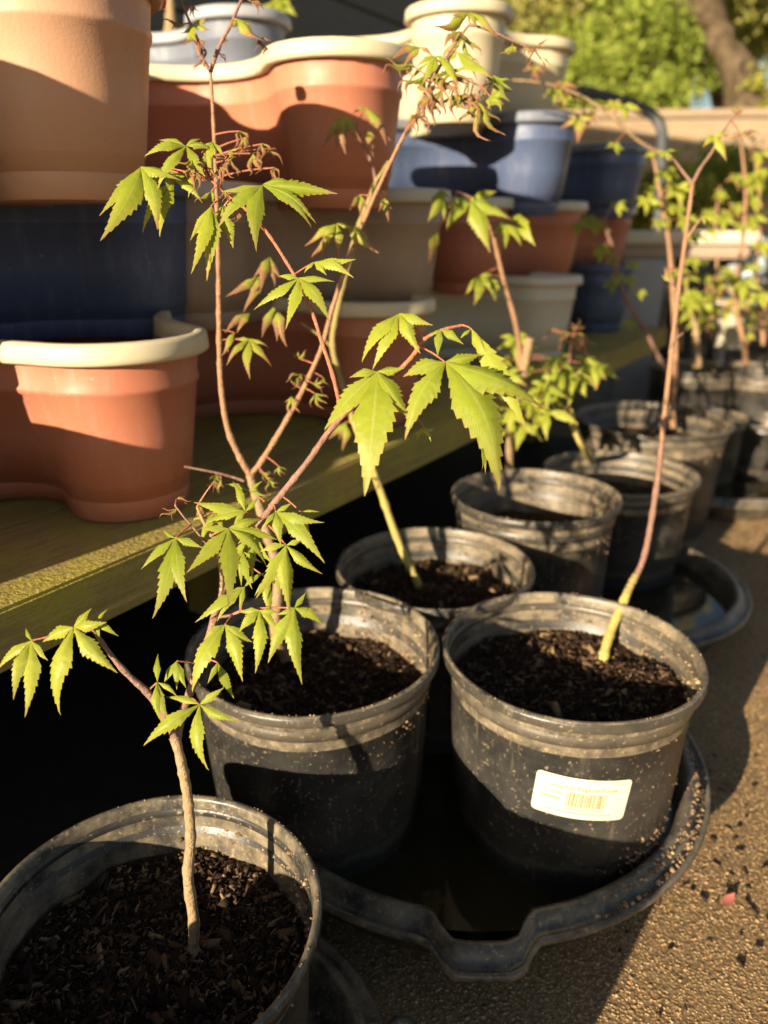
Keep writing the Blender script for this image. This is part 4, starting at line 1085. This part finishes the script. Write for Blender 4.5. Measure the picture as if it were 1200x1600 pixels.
# ------------------------------------------------------------------ far objects beyond the shelf
tb = empty('garden_table', at_h(1050, 480, 0.0), 'pale topped garden table with grey slab legs beyond the shelf', 'table')
def oriented_box(name, c_, sx, sy, sz, mat, parent, rz=0.0, taper=1.0, bev=0.008):
    bm = bmesh.new(); bmesh.ops.create_cube(bm, size=1); bmesh.ops.scale(bm, vec=(sx, sy, sz), verts=bm.verts)
    for v in bm.verts:
        if v.co.z < 0: v.co.x *= taper; v.co.y *= taper
    bmesh.ops.bevel(bm, geom=list(bm.edges), offset=bev, segments=2, affect='EDGES')
    me = bpy.data.meshes.new(name); bm.to_mesh(me); bm.free(); me.materials.append(mat)
    o = bpy.data.objects.new(name, me); C.objects.link(o); o.rotation_euler = (0, 0, rz)
    o.parent = parent; o.location = Vector(c_) - parent.location; return o
q0 = at(1050, 352, 2.35)
oriented_box('table_top', (q0.x, q0.y, 0.545), 0.40, 0.42, 0.035, M['pale_cream'], tb, -0.1)
oriented_box('apron', (q0.x, q0.y, 0.507), 0.36, 0.38, 0.038, M['tan'], tb, -0.1)
oriented_box('leg', (q0.x - 0.115, q0.y - 0.02, 0.2435), 0.13, 0.36, 0.485, M['grey_plastic'], tb, -0.1, 0.86)
oriented_box('leg', (q0.x + 0.165, q0.y + 0.03, 0.2435), 0.03, 0.36, 0.485, M['grey_plastic'], tb, -0.1, 0.9)
def bucket(name, px, py, Z, R, H, mat, label, cat, loc=None):
    c_ = at(px, py, Z)
    p = empty(name, (c_.x, c_.y, max(c_.z - H, 0.003)), label, cat)
    V, F = lathe([(R * .78, 0), (R * .80, .004), (R * .97, H * .93), (R * 1.04, H * .935), (R * 1.05, H * .99), (R * 1.02, H), (R * .96, H * .99), (R * .94, H * .9), (R * .76, .02)], 40)
    cap_center(V, F, 9, 40, 0, 0); cap_center(V, F, 9, 40, 8, .02)
    mesh_obj('body', V, F, M[mat], p, True)
    return p
cb = bucket('bucket', 1180, 372, 2.3, .055, .11, 'pale_blue', 'pale blue bucket near the right edge behind the bushy sapling', 'bucket')
stand = empty('pot_bench', (cb.location.x + 0.1, cb.location.y + 0.08, 0), 'low dark bench under the pale blue bucket', 'bench')
oriented_box('bench_top', (cb.location.x + 0.1, cb.location.y + 0.08, cb.location.z - 0.016), 0.6, 0.34, 0.03, M['shed'], stand, -0.05)
for dx in (-.24, .24):
    oriented_box('leg', (cb.location.x + 0.1 + dx, cb.location.y + 0.08, (cb.location.z - 0.033) / 2), 0.05, 0.3, cb.location.z - 0.034, M['shed'], stand, -0.05)
bucket('green_pot', 1105, 395, 2.75, .11, .30, 'bottle_green', 'dark green pot in the shade under the garden table', 'plant pot')
g2 = bucket('green_pot', 1150, 470, 2.2, .06, .13, 'pale_cream', 'small pale pot below the pale blue bucket', 'plant pot')
# curved dark hose / handle
hz = 2.6
hoop = line((858, 150, hz + .2), (900, 142, hz), (950, 152, hz), (990, 165, hz), (1022, 182, hz), (1034, 205, hz), (1034, 240, hz), (1030, 330, hz), (1028, 480, hz))
g0 = hoop[-1]; hoop.append(Vector((g0.x, g0.y, 0.0)))
hp = empty('handrail', (g0.x, g0.y, 0), 'curved dark grey tube handrail behind the farthest planters', 'handrail')
V, F, _ = tube(hoop, [.018] * len(hoop), 12)
place_world(mesh_obj('tube', V, F, M['hose'], None, True), hp)
h0 = hoop[0]
V, F, _ = tube([h0, Vector((h0.x, h0.y, h0.z * .5)), Vector((h0.x, h0.y, 0))], [.018] * 3, 12)
place_world(mesh_obj('post', V, F, M['hose'], None, True), hp)
# little red clips on planters
V, F = lathe([(0.0, 0), (.006, .001), (.0075, .006), (.006, .011), (0, .012)], 16)
for (px, py, Z, pr) in ((247, 2, .66, pA), (303, 541, .70, pC)):
    w = at(px, py, Z); o = mesh_obj('red_clip', V, F, M['red_plastic'], None, True); o.location = w - Vector((0, 0, .006))
    o.parent = pr; pr_m = Matrix.Translation(pr.location) @ Matrix.Rotation(pr.rotation_euler.z, 4, 'Z'); o.matrix_parent_inverse = pr_m.inverted()

# ------------------------------------------------------------------ trees and shrubs beyond the wall
def crown_mesh(center, rad, n_cl, n_leaf, lsz, seed, mat, parent, shape=(1, 1, .8)):
    r_ = np.random.default_rng(seed)
    n_leaf = int(n_leaf * 1.7); n_cl = int(n_cl * 1.2)
    d = r_.normal(size=(n_cl, 3)); d /= np.linalg.norm(d, axis=1)[:, None]
    cc = d * (r_.random(n_cl) ** .45)[:, None] * np.array(shape) * rad
    cr = rad * r_.uniform(.12, .26, n_cl)
    p = np.repeat(cc, n_leaf, 0) + r_.normal(size=(n_cl * n_leaf, 3)) * np.repeat(cr, n_leaf)[:, None] * .6
    m_ = len(p)
    a1 = r_.normal(size=(m_, 3)); a1 /= np.linalg.norm(a1, axis=1)[:, None]
    a2 = np.cross(a1, r_.normal(size=(m_, 3))); a2 /= np.linalg.norm(a2, axis=1)[:, None]
    s = lsz * .72 * r_.uniform(.4, 1.4, m_)[:, None]
    V = np.stack([p - a1 * s, p + a2 * s * .5, p + a1 * s, p - a2 * s * .5], 1).reshape(-1, 3)
    F = np.arange(m_ * 4).reshape(-1, 4)
    o = np_obj('crown', V, F, mat, parent, per=4); o.location = Vector(center) - parent.location
    return o
def tree(base, center, rad, n_cl, n_leaf, lsz, seed, mat, label, trunk=None, tr=.14, name='tree', shape=(1, 1, .8), cat='tree'):
    p = empty(name, base, label, cat)
    crown_mesh(center, rad, n_cl, n_leaf, lsz, seed, mat, p, shape)
    pts = trunk or [Vector(base), (Vector(base) + Vector(center)) / 2 + Vector((.1, 0, 0)), Vector(center)]
    V, F, _ = tube(pts, [tr * (1 - .6 * i / (len(pts) - 1)) for i in range(len(pts))], 20, .25, seed)
    V = [v + Vector((mnoise.noise(v * 5), mnoise.noise(v * 5 + Vector((9, 0, 0))), 0)) * tr * .35 for v in V]
    place_world(mesh_obj('trunk', V, F, M['trunk'], None, True), p)
    rl = random.Random(seed)
    for i in range(4):
        q = pts[-2] + (pts[-1] - pts[-2]) * rl.random()
        e_ = Vector(center) + Vector((rl.uniform(-1, 1) * shape[0], rl.uniform(-1, 1) * shape[1], rl.uniform(-.2, .7) * shape[2])) * rad * .7
        V, F, _ = tube([q, (q + e_) / 2 + Vector((0, 0, .1)), e_], [tr * .4, tr * .25, tr * .08], 8)
        place_world(mesh_obj('limb', V, F, M['trunk'], None, True), p)
    return p
tk = [at(1158, 200, 7.15), at(1168, 150, 7.15), at(1145, 95, 7.15), at(1118, 40, 7.2), at(1105, -40, 7.3)]
gb = Vector((tk[0].x - .1, tk[0].y, 0))
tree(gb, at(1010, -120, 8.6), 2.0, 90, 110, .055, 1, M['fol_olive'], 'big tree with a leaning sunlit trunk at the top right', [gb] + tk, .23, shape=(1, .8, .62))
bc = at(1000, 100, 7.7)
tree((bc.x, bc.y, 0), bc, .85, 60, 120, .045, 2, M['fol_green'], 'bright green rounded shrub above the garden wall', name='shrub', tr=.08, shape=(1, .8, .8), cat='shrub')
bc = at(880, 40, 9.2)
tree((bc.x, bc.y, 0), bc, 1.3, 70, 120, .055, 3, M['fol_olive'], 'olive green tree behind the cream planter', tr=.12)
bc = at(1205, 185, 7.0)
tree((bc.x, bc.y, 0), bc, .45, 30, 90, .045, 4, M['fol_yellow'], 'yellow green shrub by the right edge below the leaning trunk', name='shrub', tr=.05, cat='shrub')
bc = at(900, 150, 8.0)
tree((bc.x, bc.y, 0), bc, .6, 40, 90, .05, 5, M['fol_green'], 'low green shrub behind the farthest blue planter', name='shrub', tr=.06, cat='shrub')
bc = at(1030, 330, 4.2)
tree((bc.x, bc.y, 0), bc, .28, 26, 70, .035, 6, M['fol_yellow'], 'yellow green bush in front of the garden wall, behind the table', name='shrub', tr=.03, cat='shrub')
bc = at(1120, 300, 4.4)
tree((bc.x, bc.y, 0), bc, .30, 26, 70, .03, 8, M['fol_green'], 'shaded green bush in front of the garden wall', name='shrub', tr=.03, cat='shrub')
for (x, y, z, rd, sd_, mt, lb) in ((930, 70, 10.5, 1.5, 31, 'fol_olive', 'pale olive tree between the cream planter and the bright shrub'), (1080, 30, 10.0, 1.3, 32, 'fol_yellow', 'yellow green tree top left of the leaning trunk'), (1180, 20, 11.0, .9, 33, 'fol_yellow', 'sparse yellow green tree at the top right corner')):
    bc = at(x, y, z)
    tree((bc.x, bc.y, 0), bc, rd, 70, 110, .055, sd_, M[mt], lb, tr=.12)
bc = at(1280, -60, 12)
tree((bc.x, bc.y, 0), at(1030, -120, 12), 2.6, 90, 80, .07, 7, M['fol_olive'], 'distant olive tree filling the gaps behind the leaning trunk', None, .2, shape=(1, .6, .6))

print('S0..', depth(b1), depth(b2), [(round(p.location.x, 3), round(p.location.y, 3), round(R, 3)) for p, R, H in pots])
